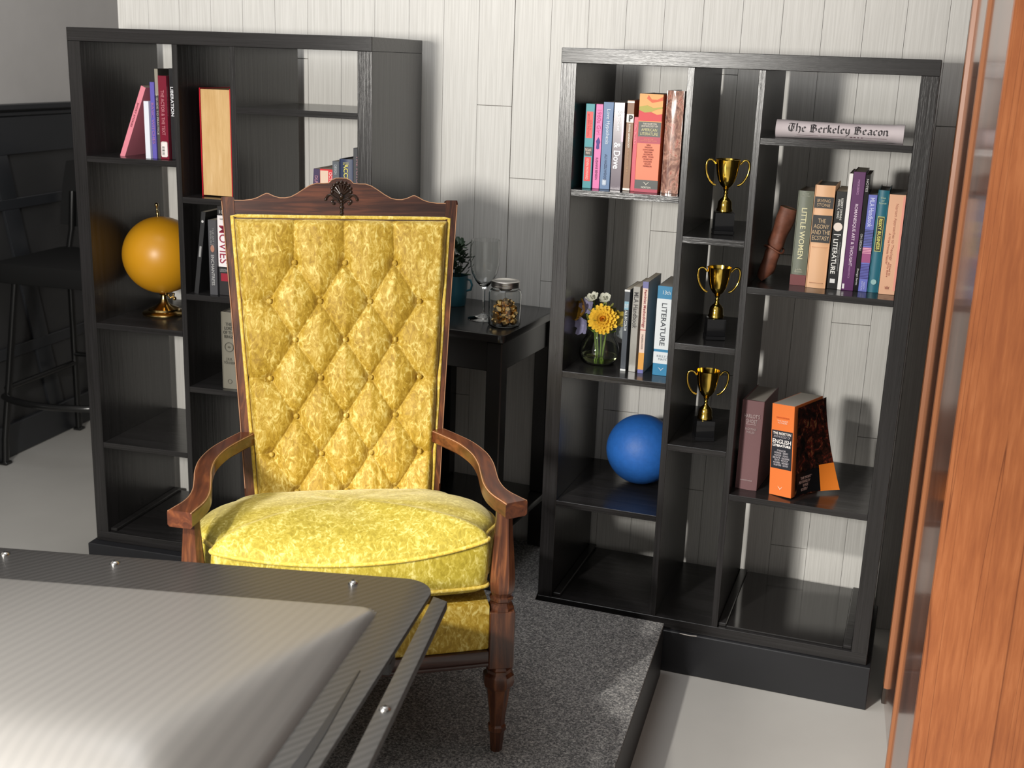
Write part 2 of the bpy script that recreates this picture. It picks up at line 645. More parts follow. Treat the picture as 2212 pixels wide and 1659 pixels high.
def bookcase(label, loc, rz, base_h, base_off):
    t = thing('bookcase', label, 'bookcase', loc, rz, None)
    B().quadbox((0, 0, H_ - TT), (W_, D_, H_), 0.0012).obj('top_board', MW_X, t)
    B().quadbox((0, 0, 0), (W_, D_, 0.030), 0.0012).obj('bottom_board', MW_X, t)
    for x0 in (0, W_ - TI):
        B().quadbox((x0, 0.0005, 0.030), (x0 + TI, D_, H_ - TT), 0.0008).obj('side_panel', MW_Z, t)
    for x0 in (D1, D2):
        B().quadbox((x0, 0.001, 0.030), (x0 + TV, D_, H_ - TT), 0.0006).obj('divider', MW_Z, t)
    cols = ((TI, D1, 'abc'), (D1 + TV, D2, 'def'), (D2 + TV, W_ - TI, 'ghi'))
    for x0, x1, ks in cols:
        for k in ks:
            B().quadbox((x0, 0.001, ZS[k] - TV), (x1, D_, ZS[k]), 0.0006).obj('shelf', MW_SH, t)
    for x0, x1 in ((TI, TI + 0.022), (W_ - TI - 0.022, W_ - TI), (D2 + TV, D2 + TV + 0.022)):
        B().quadbox((x0, 0.012, 0.030), (x1, D_, 0.040), 0.002).obj('cleat', MW_X, t)
    B().quadbox((D2 + TV + 0.022, 0.012, 0.030), (W_ - TI - 0.022, D_, 0.0345), 0.001).obj('gloss_floor_board', MGLOSS, t)
    B().quadbox((-0.012, base_off, -base_h), (W_ + 0.012, D_ - 0.01, 0), 0.002).obj('plinth', MBASE, t)
    return t


bookcase('black-brown bookcase at left, behind the armchair, holding the yellow globe', UL(0, 0, 0), 0, 0.1285, -0.03)
bookcase('black-brown bookcase at right holding the trophies, newspaper and blue ball', UR(0, 0, 0), ANG, 0.1186, -0.012)


# ------------------------------------------------------------------ books
def place(unit, x, y, z):
    return (UR if unit == 'R' else UL)(x, y, z), (ANG if unit == 'R' else 0.0)


def book(unit, shelf, x, y, w, h, label, col, d=0.155, hard=False, page=None, tilt=0.0, yaw=0.0, group=None, rough=0.45, z=None, name='book', covmat=None, round_spine=False):
    loc, rz = place(unit, x, y, ZS[shelf] + 0.0004 if z is None else z)
    t = thing(name, label, 'book', loc, group=group, rot=(0, tilt, rz + yaw))
    c = covmat or ink(col, rough)
    bt = 0.0022 if hard else 0.0007
    inset = 0.0035 if hard else 0.0006
    b_ = B()
    # cover wraps spine and both boards
    b_.quadbox((0, 0.001, 0), (bt, d, h), bt * 0.3)
    b_.quadbox((w - bt, 0.001, 0), (w, d, h), bt * 0.3)
    if round_spine or hard:
        n = 9
        po = [(w * i / n, 0.0035 - 0.0035 * math.sin(PI * i / n)) for i in range(n + 1)] + [(w, 0.006), (0, 0.006)]
        b_.prism(po, 0, h)
    else:
        b_.quadbox((0, 0, 0), (w, 0.0018, h), 0.0004)
    b_.obj('cover', c, t)
    B().quadbox((bt, 0.0045, inset), (w - bt, d - inset, h - inset)).obj('page_block', page or MPAGE, t, smooth=0)
    t['_w'] = w
    return t


def band(t, z0, z1, col, x0=None, x1=None, rough=0.45, name='spine_band', eps=0.0006, dd=0.002):
    w = t['_w']
    x0 = 0 if x0 is None else x0
    x1 = w if x1 is None else x1
    return B().quadbox((x0 - (0.00015 if x0 == 0 else 0), -eps, z0), (x1 + (0.00015 if x1 == w else 0), dd, z1)).obj(name, ink(col, rough), t, smooth=0)


def L(t, s, z, length, height, col, mode='down', xo=0.5, bold=0.0, eps=0.0012, metal=0.0):
    return lettering(s, t, (t['_w'] * xo, -eps, z), length, height, col, mode, bold, metal=metal)


# right bookcase, top left shelf
t = book('R', 'a', .056, .047, .0225, .209, 'teal paperback with red spine panels and a black title block, leftmost on its shelf', (52, 150, 160))
band(t, .125, .190, (232, 72, 70), .003, .0195)
band(t, .018, .078, (228, 40, 44), .003, .0195)
band(t, .081, .103, (25, 22, 24), .0015, .021)
L(t, 'GIRLS IN\nMODERN FICTION', .157, .055, .010, (205, 60, 60), bold=.01)
L(t, 'THE BLACK\nPRINCE', .092, .017, .014, (225, 205, 195), 'flat', bold=.02)
L(t, 'KEVIN HOWARD', .048, .052, .007, (255, 190, 180), bold=.02)
t = book('R', 'a', .081, .052, .0175, .209, 'bubblegum pink paperback with a small dark figure on its spine', (232, 112, 176))
L(t, '1960s Girl', .165, .060, .010, (200, 70, 140))
L(t, 'SUZANNE BENSON', .050, .055, .006, (120, 30, 90), bold=.02)
B().prism([(-.004, -.012), (0, -.014), (.004, -.012), (.0035, -.002), (.006, .004), (.004, .010), (.001, .016), (-.002, .011), (-.005, .006), (-.003, -.001)], 0, .0004, basis((.0088, -.0006, .112), (1, 0, 0), (0, 0, 1))).obj('figure_print', ink((60, 30, 130)), t)
t = book('R', 'a', .100, .052, .0255, .215, 'steel-blue paperback with looping white title, third from the left on its shelf', (88, 122, 165))
L(t, 'Love Hypothesis', .155, .085, .012, (225, 235, 245))
L(t, 'ALI HAZELWOOD', .055, .065, .0065, (45, 70, 110), bold=.02)
B().quadbox((.006, -.0009, .010), (.017, .001, .025), .002).obj('publisher_mark', ink((205, 215, 228)), t)
t = book('R', 'a', .1275, .052, .0265, .215, 'shiny silver-grey paperback with curly white script down its spine', (105, 92, 104), rough=.22)
L(t, 'Serpent', .170, .050, .013, (235, 235, 240), bold=.01)
L(t, '& Dove', .085, .065, .017, (240, 240, 245), bold=.02)
band(t, .12, .19, (190, 160, 185), .022, .0265, rough=.2)
t = book('R', 'a', .160, .054, .0175, .222, 'brown paperback with a white box lettered P near the top', (134, 92, 56))
band(t, .168, .188, (238, 236, 230))
band(t, .215, .2195, (238, 236, 230))
band(t, .001, .006, (238, 236, 230))
L(t, 'P', .178, .010, .016, (15, 15, 15), 'flat', xo=.6, bold=.05)
L(t, 'LIVING GENEALOGY', .135, .058, .0045, (240, 235, 225), bold=.02)
L(t, 'NOTES & LOG OF THE FIELD', .070, .060, .0035, (205, 165, 120))
t = book('R', 'a', .1785, .058, .0105, .182, 'thin crimson booklet squeezed beside the thick orange anthology', (205, 70, 92))
L(t, 'The Reader', .14, .05, .005, (240, 160, 170))
t = book('R', 'a', .1915, .048, .0585, .239, 'thick orange anthology with sunset artwork and dark AMERICAN LITERATURE panel', (232, 122, 82), d=.16)
band(t, .172, .239, (236, 160, 70))
M = basis((0, -.0008, 0), (1, 0, 0), (0, 0, 1))
B().prism([(0, .174), (.0585, .174), (.0585, .192), (.045, .190), (.03, .196), (.015, .194), (0, .200)], 0, .0009, M).obj('sunset_art', ink((214, 52, 60)), t)
B().prism([(0, .200), (.015, .194), (.03, .196), (.045, .203), (.0585, .205), (.0585, .209), (.035, .206), (.02, .212), (0, .208)], 0, .0008, M).obj('hill_art', ink((176, 168, 66)), t)
B().prism([(.018, .228), (.032, .218), (.058, .224), (.058, .233), (.045, .226), (.030, .226), (.022, .236)], 0, .0008, M).obj('bird_art', ink((224, 92, 40)), t)
band(t, .136, .172, (62, 66, 62), .001, .0575, name='title_panel')
band(t, .120, .136, (176, 38, 66))
band(t, .008, .030, (66, 68, 66))
band(t, 0, .008, (178, 42, 74))
L(t, 'THE NORTON\nANTHOLOGY OF', .1645, .042, .010, (225, 215, 200), 'flat', bold=.02, eps=.0014)
L(t, 'AMERICAN\nLITERATURE', .148, .044, .017, (222, 215, 160), 'flat', eps=.0014)
L(t, 'SHORTER\nNINTH EDITION', .128, .040, .007, (235, 140, 120), 'flat')
L(t, 'NINA\nEMERSON\nHAWTHORNE\nWHITMAN\nDICKINSON\nJAMES, TWAIN\nWHARTON\nFAULKNER\nHUGHES\nMORRISON', .090, .028, .056, (150, 62, 40), 'flat')
L(t, 'NORTON', .012, .024, .0045, (225, 220, 205), 'flat', bold=.02)
B().prism([(-.008, .003), (-.003, .001), (0, -.003), (.003, .001), (.008, .003), (.002, -.002), (0, -.005), (-.002, -.002)], 0, .0006, basis((.029, -.0009, .0225), (1, 0, 0), (0, 0, 1))).obj('gull_mark', ink((225, 220, 205)), t)

mm = mat('marbled_wrap', (0.3, 0.14, 0.1), 0.16)
mm.node_tree.nodes['Principled BSDF'].inputs['Coat Weight'].default_value = 1.0
f = noise(mm, coords(mm, (1, 1, .6)), 42, 3, .6, 2.0)
tocol(mm, ramp(mm, f, [(0.36, lin((128, 88, 80))), (0.5, lin((168, 128, 112))), (0.57, lin((206, 160, 142))), (0.62, lin((176, 98, 86))), (.72, lin((220, 190, 172)))]))
bump(mm, noise(mm, coords(mm, (1, 1, .25)), 22, 2, .5, .6), .9, .006)
t = book('R', 'a', .256, .060, .0435, .249, 'large brown marbled volume wrapped in crinkled clear plastic', (120, 80, 66), hard=True, covmat=mm, d=.17)

# right bookcase, books right of the leather scroll
t = book('R', 'h', .590, .090, .0375, .232, 'grey-green hardback titled LITTLE WOMEN in cream letters', (112, 118, 104), hard=True, page=MPAGEG)
band(t, 0, .026, (116, 54, 56), eps=.001, dd=.004)
L(t, 'LITTLE WOMEN', .128, .125, .013, (226, 222, 180), bold=.012)
L(t, 'ALCOTT\nLOUISA MAY', .222, .022, .008, (185, 190, 175), 'flat')
L(t, 'Little,\nBrown', .037, .018, .010, (205, 205, 185), 'flat')
t = book('R', 'h', .6302, .072, .0475, .250, 'tan hardback with two black spine labels, THE AGONY AND THE ECSTASY', (226, 178, 136), hard=True, page=MPAGEG)
band(t, .195, .222, (30, 27, 27), .0015, .046, name='title_panel', eps=.001)
band(t, .112, .178, (30, 27, 27), .0015, .046, name='title_panel', eps=.001)
L(t, 'IRVING\nSTONE', .208, .031, .018, (200, 168, 130), 'flat', eps=.0018)
L(t, 'THE\nAGONY\nAND THE\nECSTASY', .144, .043, .052, (210, 180, 140), 'flat', eps=.0018)
band(t, .012, .0135, (176, 128, 92), .008, .040, eps=.001)
band(t, .1, .1008, (196, 148, 108), .006, .042, eps=.001)
t = book('R', 'h', .6800, .082, .0245, .237, 'black paperback reading LITERATURE in white, pale disc mid-spine', (16, 16, 17), rough=.3)
L(t, 'LITERATURE', .080, .085, .011, (235, 235, 232), bold=.015, xo=.42)
L(t, 'INTRODUCTION TO READING\nAND WRITING', .080, .07, .006, (160, 160, 160), xo=.8)
L(t, 'ROBERT DIYANNI\nPEARL K. WING', .195, .052, .012, (210, 210, 205), bold=.02)
B().prism([(.0105 * math.cos(a * PI / 12), .0105 * math.sin(a * PI / 12)) for a in range(24)], 0, .0006, basis((.012, -.0007, .152), (1, 0, 0), (0, 0, 1))).obj('pale_disc', ink((235, 222, 212)), t)
band(t, .132, .1345, (215, 215, 215), .004, .021)
band(t, .128, .1295, (215, 215, 215), .012, .017)
band(t, .015, .025, (225, 225, 225), .006, .018)
t = book('R', 'h', .7055, .080, .0090, .281, 'thin plain white book between the black and the purple books', (244, 242, 240))
t = book('R', 'h', .7155, .080, .0275, .286, 'tall purple paperback, ROMANESQUE ART AND THOUGHT', (88, 26, 92), rough=.35)
L(t, 'ROMANESQUE ART & THOUGHT', .135, .150, .0085, (226, 205, 226), bold=.012)
L(t, 'MYERSBERG', .250, .035, .005, (200, 150, 200))
L(t, 'PRENTICE', .045, .030, .004, (190, 140, 190))
band(t, .004, .016, (232, 228, 232), .001, .006)
t = book('R', 'h', .7437, .082, .0105, .280, 'thin glossy black book pressed against the tall purple one', (18, 17, 18), rough=.2)
L(t, 'NOTES', .255, .03, .005, (225, 225, 225))
L(t, 'ON DESIGN', .12, .04, .005, (210, 210, 210))
L(t, 'Design Series', .035, .04, .005, (225, 225, 225))
t = book('R', 'h', .7550, .082, .0200, .234, 'periwinkle MLA Handbook with magenta and dark blue stripes', (104, 112, 196))
for i in range(11):
    band(t, .112 + i * .0037, .1136 + i * .0037, (28, 36, 84))
for i in range(10):
    band(t, .032 + i * .0037, .0338 + i * .0037, (52, 40, 118))
band(t, .071, .108, (160, 74, 128))
for i in range(4):
    band(t, .0935 + i * .0037, .0953 + i * .0037, (240, 176, 196), eps=.001)
L(t, 'MLA Handbook', .192, .070, .0115, (206, 212, 250), bold=.01)
L(t, 'NINTH\nEDITION', .015, .022, .009, (200, 205, 240))
t = book('R', 'h', .7762, .084, .0255, .246, 'teal hardback with a boxed yellow title, RISKY BUSINESS', (28, 104, 124), hard=True, page=MPAGEG)
band(t, .100, .184, (196, 200, 120), .005, .0205, eps=.001, name='title_frame')
band(t, .102, .182, (18, 20, 20), .0062, .0193, eps=.0014, name='title_panel')
L(t, 'RISKY BUSINESS', .142, .074, .008, (226, 220, 110), bold=.02, eps=.0022)
L(t, 'Wilson\nand\nPatterson', .222, .016, .017, (190, 220, 200), 'flat')
B().prism([(.0065 * math.cos(a * PI / 10), .0065 * math.sin(a * PI / 10)) for a in range(20)], 0, .0012, basis((.0125, -.0006, .026), (1, 0, 0), (0, 0, 1))).obj('leaf_mark', ink((150, 190, 190)), t)
t = book('R', 'h', .8028, .074, .0370, .239, 'peach paperback fading to pink, rightmost beside the bookcase side panel', (230, 178, 144), page=MPAGEG)
band(t, .01, .235, (238, 158, 140), .032, .037)
L(t, 'Norton Approaches to Theology', .150, .135, .008, (190, 130, 105), xo=.5)
L(t, 'A Wise Process Reader', .110, .075, .005, (190, 120, 95), xo=.28)
L(t, 'Edited by\nPhilip Byers', .060, .035, .010, (176, 100, 80), xo=.45)
B().prism([(-.004, -.003), (.004, -.003), (.005, .004), (.002, .001), (0, .005), (-.002, .001), (-.005, .004)], 0, .0006, basis((.018, -.0008, .016), (1, 0, 0), (0, 0, 1))).obj('crown_mark', ink((170, 110, 86)), t)

# right bookcase, middle left shelf
t = book('R', 'b', .1770, .075, .0140, .217, 'slim dark teal paperback standing next to the flower vase', (54, 62, 72), d=.14)
band(t, .164, .186, (130, 176, 196), .001, .0125)
band(t, .212, .217, (225, 228, 228))
band(t, 0, .005, (225, 228, 228))
L(t, 'ALL IN COLOR', .135, .055, .007, (220, 225, 225), bold=.02)
L(t, 'DEL RIO', .175, .010, .010, (250, 250, 250), 'flat')
t = book('R', 'b', .1990, .076, .0180, .227, 'metallic silver MLA Handbook reflecting the light', (150, 148, 142), rough=.25, d=.145)
L(t, 'MLA Handbook', .165, .095, .012, (60, 58, 58), bold=.01)
t = book('R', 'b', .2245, .072, .0145, .243, 'white-spined paperback titled Feminist Methodology, with a violet top band', (228, 205, 192), d=.15)
band(t, .226, .243, (110, 110, 160))
band(t, .000, .010, (110, 110, 170))
band(t, .010, .055, (222, 160, 72))
band(t, .115, .117, (170, 60, 60))
L(t, 'Feminist Methodology', .172, .100, .009, (150, 40, 50), bold=.012)
L(t, 'CHALLENGES & CHOICES', .085, .040, .004, (80, 60, 60))
t = book('R', 'b', .2640, .072, .0480, .236, 'thick white and sky-blue textbook titled LITERATURE, thirteenth edition', (40, 128, 172), d=.16, page=MPAGEG)
band(t, .070, .203, (222, 228, 232))
band(t, .032, .063, (222, 228, 232))
L(t, 'LITERATURE', .136, .112, .0135, (60, 66, 76), xo=.42, bold=.01)
L(t, '13th', .220, .020, .010, (220, 235, 240), 'flat', xo=.5)
L(t, 'KELLY J.\nMAYS', .048, .030, .014, (120, 130, 140), 'flat', xo=.5)
B().prism([(-.008, .004), (-.003, .001), (0, -.003), (.003, .001), (.008, .004), (.002, -.002), (0, -.005), (-.002, -.002)], 0, .0006, basis((.022, -.0008, .018), (1, 0, 0), (0, 0, 1))).obj('gull_mark', ink((225, 235, 240)), t)

# right bookcase, lower right shelf
t = book('R', 'i', .505, .058, .056, .239, "worn mauve-brown hardback HARLOT'S GHOST standing left of the orange anthology", (112, 80, 82), hard=True, page=MPAGEG, yaw=math.radians(-5), rough=.7, d=.17)
L(t, "HARLOT'S\nGHOST", .192, .040, .024, (176, 158, 158), 'flat')
L(t, 'NORMAN\nMAILER', .160, .028, .015, (168, 148, 148), 'flat')
L(t, 'RANDOM HOUSE', .026, .030, .003, (190, 175, 175), 'flat')
band(t, .176, .177, (176, 158, 158), .014, .040, eps=.0008)

t = book('R', 'i', .594, .050, .062, .240, 'thick orange-spined ENGLISH LITERATURE anthology with curling dark cover, right of the mauve book', (232, 124, 62), page=MPAGEG, yaw=math.radians(-22), tilt=math.radians(-3.5), d=.15, rough=.35)
band(t, .072, .172, (38, 40, 48), .002, .060, name='title_panel')
L(t, 'THE NORTON', .165, .050, .007, (240, 232, 226), 'flat', bold=.02, eps=.0014)
L(t, 'ANTHOLOGY OF', .1565, .046, .006, (180, 175, 180), 'flat', eps=.0014)
L(t, 'ENGLISH', .144, .051, .011, (245, 240, 236), 'flat', bold=.01, eps=.0014)
L(t, 'LITERATURE', .133, .050, .006, (245, 240, 236), 'flat', bold=.04, eps=.0014)
L(t, 'CHAUCER\nDONNE · SWIFT\nAUSTEN · KEATS\nBRONTE · DICKENS\nYEATS · WOOLF\nACHEBE · HEANEY\nRUSHDIE · SMITH', .101, .046, .043, (205, 198, 204), 'flat', eps=.0014)
L(t, 'THE MAJOR\nAUTHORS', .195, .030, .009, (250, 215, 190), 'flat')
L(t, 'TENTH EDITION', .206, .036, .004, (200, 90, 40), 'flat')
B().prism([(-.007, .004), (-.003, .001), (0, -.003), (.003, .001), (.007, .004), (.002, -.002), (0, -.005), (-.002, -.002)], 0, .0006, basis((.031, -.0008, .022), (1, 0, 0), (0, 0, 1))).obj('gull_mark', ink((250, 226, 208)), t)
cm = mat('dark_painting_print', (.03, .02, .015), 0.22)
f = noise(cm, coords(cm), 34, 4, .7, .8)
tocol(cm, ramp(cm, f, [(.42, lin((18, 14, 12))), (.53, lin((52, 26, 20))), (.60, lin((96, 34, 26))), (.68, lin((134, 104, 66)))]))


def curl(u, v):
    # free cover curling away from the page block
    k = u ** 2.2
    return (.0628 + .006 + .055 * k * (1 - v) ** 1.5 + .001, .004 + .150 * u - .012 * k * (1 - v), .001 + .236 * v)


B().grid(curl, 16, 12).obj('curled_cover', cm, t)


def curl2(u, v):
    x, y, z = curl(.05 + .62 * u, .015 + .25 * v)
    return (x + .0012, y - .0005, z)


B().grid(curl2, 12, 6).obj('cover_title_panel', ink((14, 14, 16), .3), t)


def curl3(u, v):
    x, y, z = curl(.67 + .33 * u, .00 + .29 * v)
    return (x + .0010, y - .0005, z)


B().grid(curl3, 8, 8).obj('cover_corner_panel', ink((226, 124, 40), .4), t)
lettering('THE NORTON\nANTHOLOGY OF\nENGLISH\nLITERATURE', t, (.0765, .058, .032), .072, .038, (150, 120, 112), xd=(.14, .99, 0), yd=(0, 0, 1))

# left bookcase, top left shelf
t = book('L', 'a', .107, .060, .0150, .208, 'thin pink paperback leaning over on the left bookcase', (232, 140, 156), tilt=math.radians(21.5), z=ZS['a'] + .0008)
L(t, 'SHORT STORIES', .125, .07, .005, (120, 40, 60))
t = book('L', 'a', .2085, .027, .0150, .154, 'short plain white book under the tip of the leaning pink one', (226, 230, 240), d=.12)
t = book('L', 'a', .2245, .036, .0130, .205, 'violet paperback titled BASIC WITCHES in pinkish letters', (98, 88, 176))
L(t, 'BASIC WITCHES', .095, .11, .008, (160, 110, 160), bold=.01)
t = book('L', 'a', .2385, .040, .0095, .241, 'tall thin grey-black book left of the maroon one', (70, 66, 62))
L(t, 'A GUIDE TO PRACTICE', .12, .11, .005, (190, 185, 175))
band(t, .17, .24, (150, 145, 132))
t = book('L', 'a', .2490, .037, .0255, .223, 'maroon library book with ACTOR title and white barcode sticker', (122, 26, 48), rough=.25)
L(t, 'THE ACTOR & THE TEXT', .125, .12, .010, (190, 120, 130), bold=.01)
B().quadbox((.003, -.0008, .006), (.0225, .001, .048), .003).obj('barcode_sticker', ink((236, 230, 228)), t)
for i in range(7):
    band(t, .012 + i * .0035, .0132 + i * .0035 + (i % 2) * .0008, (40, 38, 38), .006, .013, eps=.0012, name='barcode_bar')
t = book('L', 'a', .2755, .050, .0160, .243, 'black book with white stacked letters, right end of the upper left shelf', (20, 20, 24))
L(t, 'LIBERATION', .155, .078, .009, (235, 235, 240), bold=.02)
t = book('L', 'a', .2925, .041, .0115, .036, 'small blue booklet beside the left bookcase divider', (52, 44, 130), d=.12)

# left bookcase, second column
t = book('L', 'd', .364, .050, .0930, .291, 'huge red-covered volume showing its tan page edges', (176, 24, 40), hard=True, page=MPAGET, d=.22)
bpy.data.objects.remove([c for c in t.children if c.name.startswith('cover')][0])
B().quadbox((0, 0, 0), (.003, .21, .291), .0008).quadbox((.090, 0, 0), (.093, .21, .291), .0008).quadbox((0, .208, 0), (.093, .213, .291), .0008).obj('cover', ink((190, 24, 44), .35), t)
for c in t.children:
    if c.name.startswith('page_block'):
        c.location = (.002, -.003, 0)
t = book('L', 'e', .3460, .020, .0130, .232, 'thin black binder-like book leaning right, beside the Movies book', (34, 34, 36), tilt=math.radians(7.5), z=ZS['e'] + .0008)
band(t, .105, .135, (150, 150, 150), .004, .010)
B().prism([(.0035 * math.cos(a * PI / 8), .0035 * math.sin(a * PI / 8)) for a in range(16)], 0, .0006, basis((.0065, -.0006, .205), (1, 0, 0), (0, 0, 1))).obj('white_dot', ink((200, 200, 200)), t)
t = book('L', 'e', .3960, .018, .0235, .209, 'charcoal paperback with faint white title, left of the Movies book', (72, 72, 76))
L(t, 'THE ART OF\nENGLISH', .160, .055, .012, (150, 150, 150))
L(t, 'ENCHANTRESS', .070, .085, .009, (190, 190, 190))
B().prism([(.006 * math.cos(a * PI / 8), .010 * math.sin(a * PI / 8)) for a in range(16)], 0, .0006, basis((.012, -.0006, .130), (1, 0, 0), (0, 0, 1))).obj('face_print', ink((170, 120, 100)), t)
t = book('L', 'e', .4210, .026, .0330, .248, 'book with red MOVIES lettering on a white spine panel', (40, 38, 40))
band(t, .080, .222, (238, 232, 234), 0, .033)
L(t, 'MOVIES', .142, .105, .024, (150, 30, 60), bold=.005)
L(t, 'THE BOOK OF', .212, .018, .004, (60, 60, 60), 'flat')
L(t, '100', .232, .02, .009, (210, 210, 210), 'flat')
band(t, .040, .062, (150, 30, 50), .006, .030)
L(t, 'LESSONS', .070, .025, .008, (170, 170, 170), 'flat')
t = book('L', 'f', .4240, .022, .0480, .222, 'pale grey-olive volume, THE LORD OF THE RINGS, half hidden behind the chair back', (128, 124, 112), hard=True, page=MPAGEG)
L(t, 'THE\nLORD\nOF THE\nRINGS', .170, .034, .045, (70, 68, 60), 'flat', bold=.01)
L(t, 'J.R.R.\nTOLKIEN', .082, .036, .018, (84, 82, 72), 'flat')
ring = [(.013 * math.cos(a * PI / 12), .013 * math.sin(a * PI / 12), 0) for a in range(24)]
B().tube(ring, .0009, 6, True, basis((.024, -.0008, .122), (1, 0, 0), (0, 0, 1))).obj('ring_emblem', ink((78, 76, 66)), t)
B().sphere((.024, -.0006, .122), (.005, .0006, .003), 10).obj('eye_emblem', ink((88, 84, 72)), t)
ring = [(.006 * math.cos(a * PI / 12), .006 * math.sin(a * PI / 12), 0) for a in range(24)]
B().tube(ring, .0007, 6, True, basis((.024, -.0008, .022), (1, 0, 0), (0, 0, 1))).obj('publisher_mark', ink((78, 76, 66)), t)

# left bookcase, above the chair crest
t = book('L', 'h', .6805, .060, .0190, .203, 'dark purple book leaning behind the carved chair crest', (58, 42, 82), tilt=math.radians(3.4), z=ZS['h'] + .001)
L(t, 'DUNE', .17, .03, .009, (200, 140, 160))
t = book('L', 'h', .7130, .055, .0370, .204, 'red-backed book with cream page edges above the chair crest', (210, 34, 44))
band(t, .0, .2, (226, 198, 176), .001, .024)
L(t, 'OCTO', .182, .03, .009, (245, 190, 190), xo=.84, bold=.02)
t = book('L', 'h', .7510, .050, .0190, .227, 'slate-grey paperback left of the navy ACC book', (84, 90, 98))
L(t, 'DESIGN', .205, .025, .007, (190, 195, 200))
L(t, 'IN TIME', .165, .018, .010, (235, 235, 235))
t = book('L', 'h', .7705, .050, .0390, .234, 'navy book with yellow ACC lettering above the chair crest', (50, 62, 92), hard=True, page=MPAGEG)
L(t, 'ACCIDENT', .180, .085, .013, (214, 204, 100), bold=.02)
L(t, 'II', .222, .006, .016, (196, 188, 120), 'down')
t = book('L', 'h', .8105, .050, .0310, .264, 'tall charcoal book THE FUTURE against the right side of the left bookcase', (52, 54, 60))
L(t, 'THE FUTURE FILE', .185, .12, .008, (170, 120, 130), xo=.4)


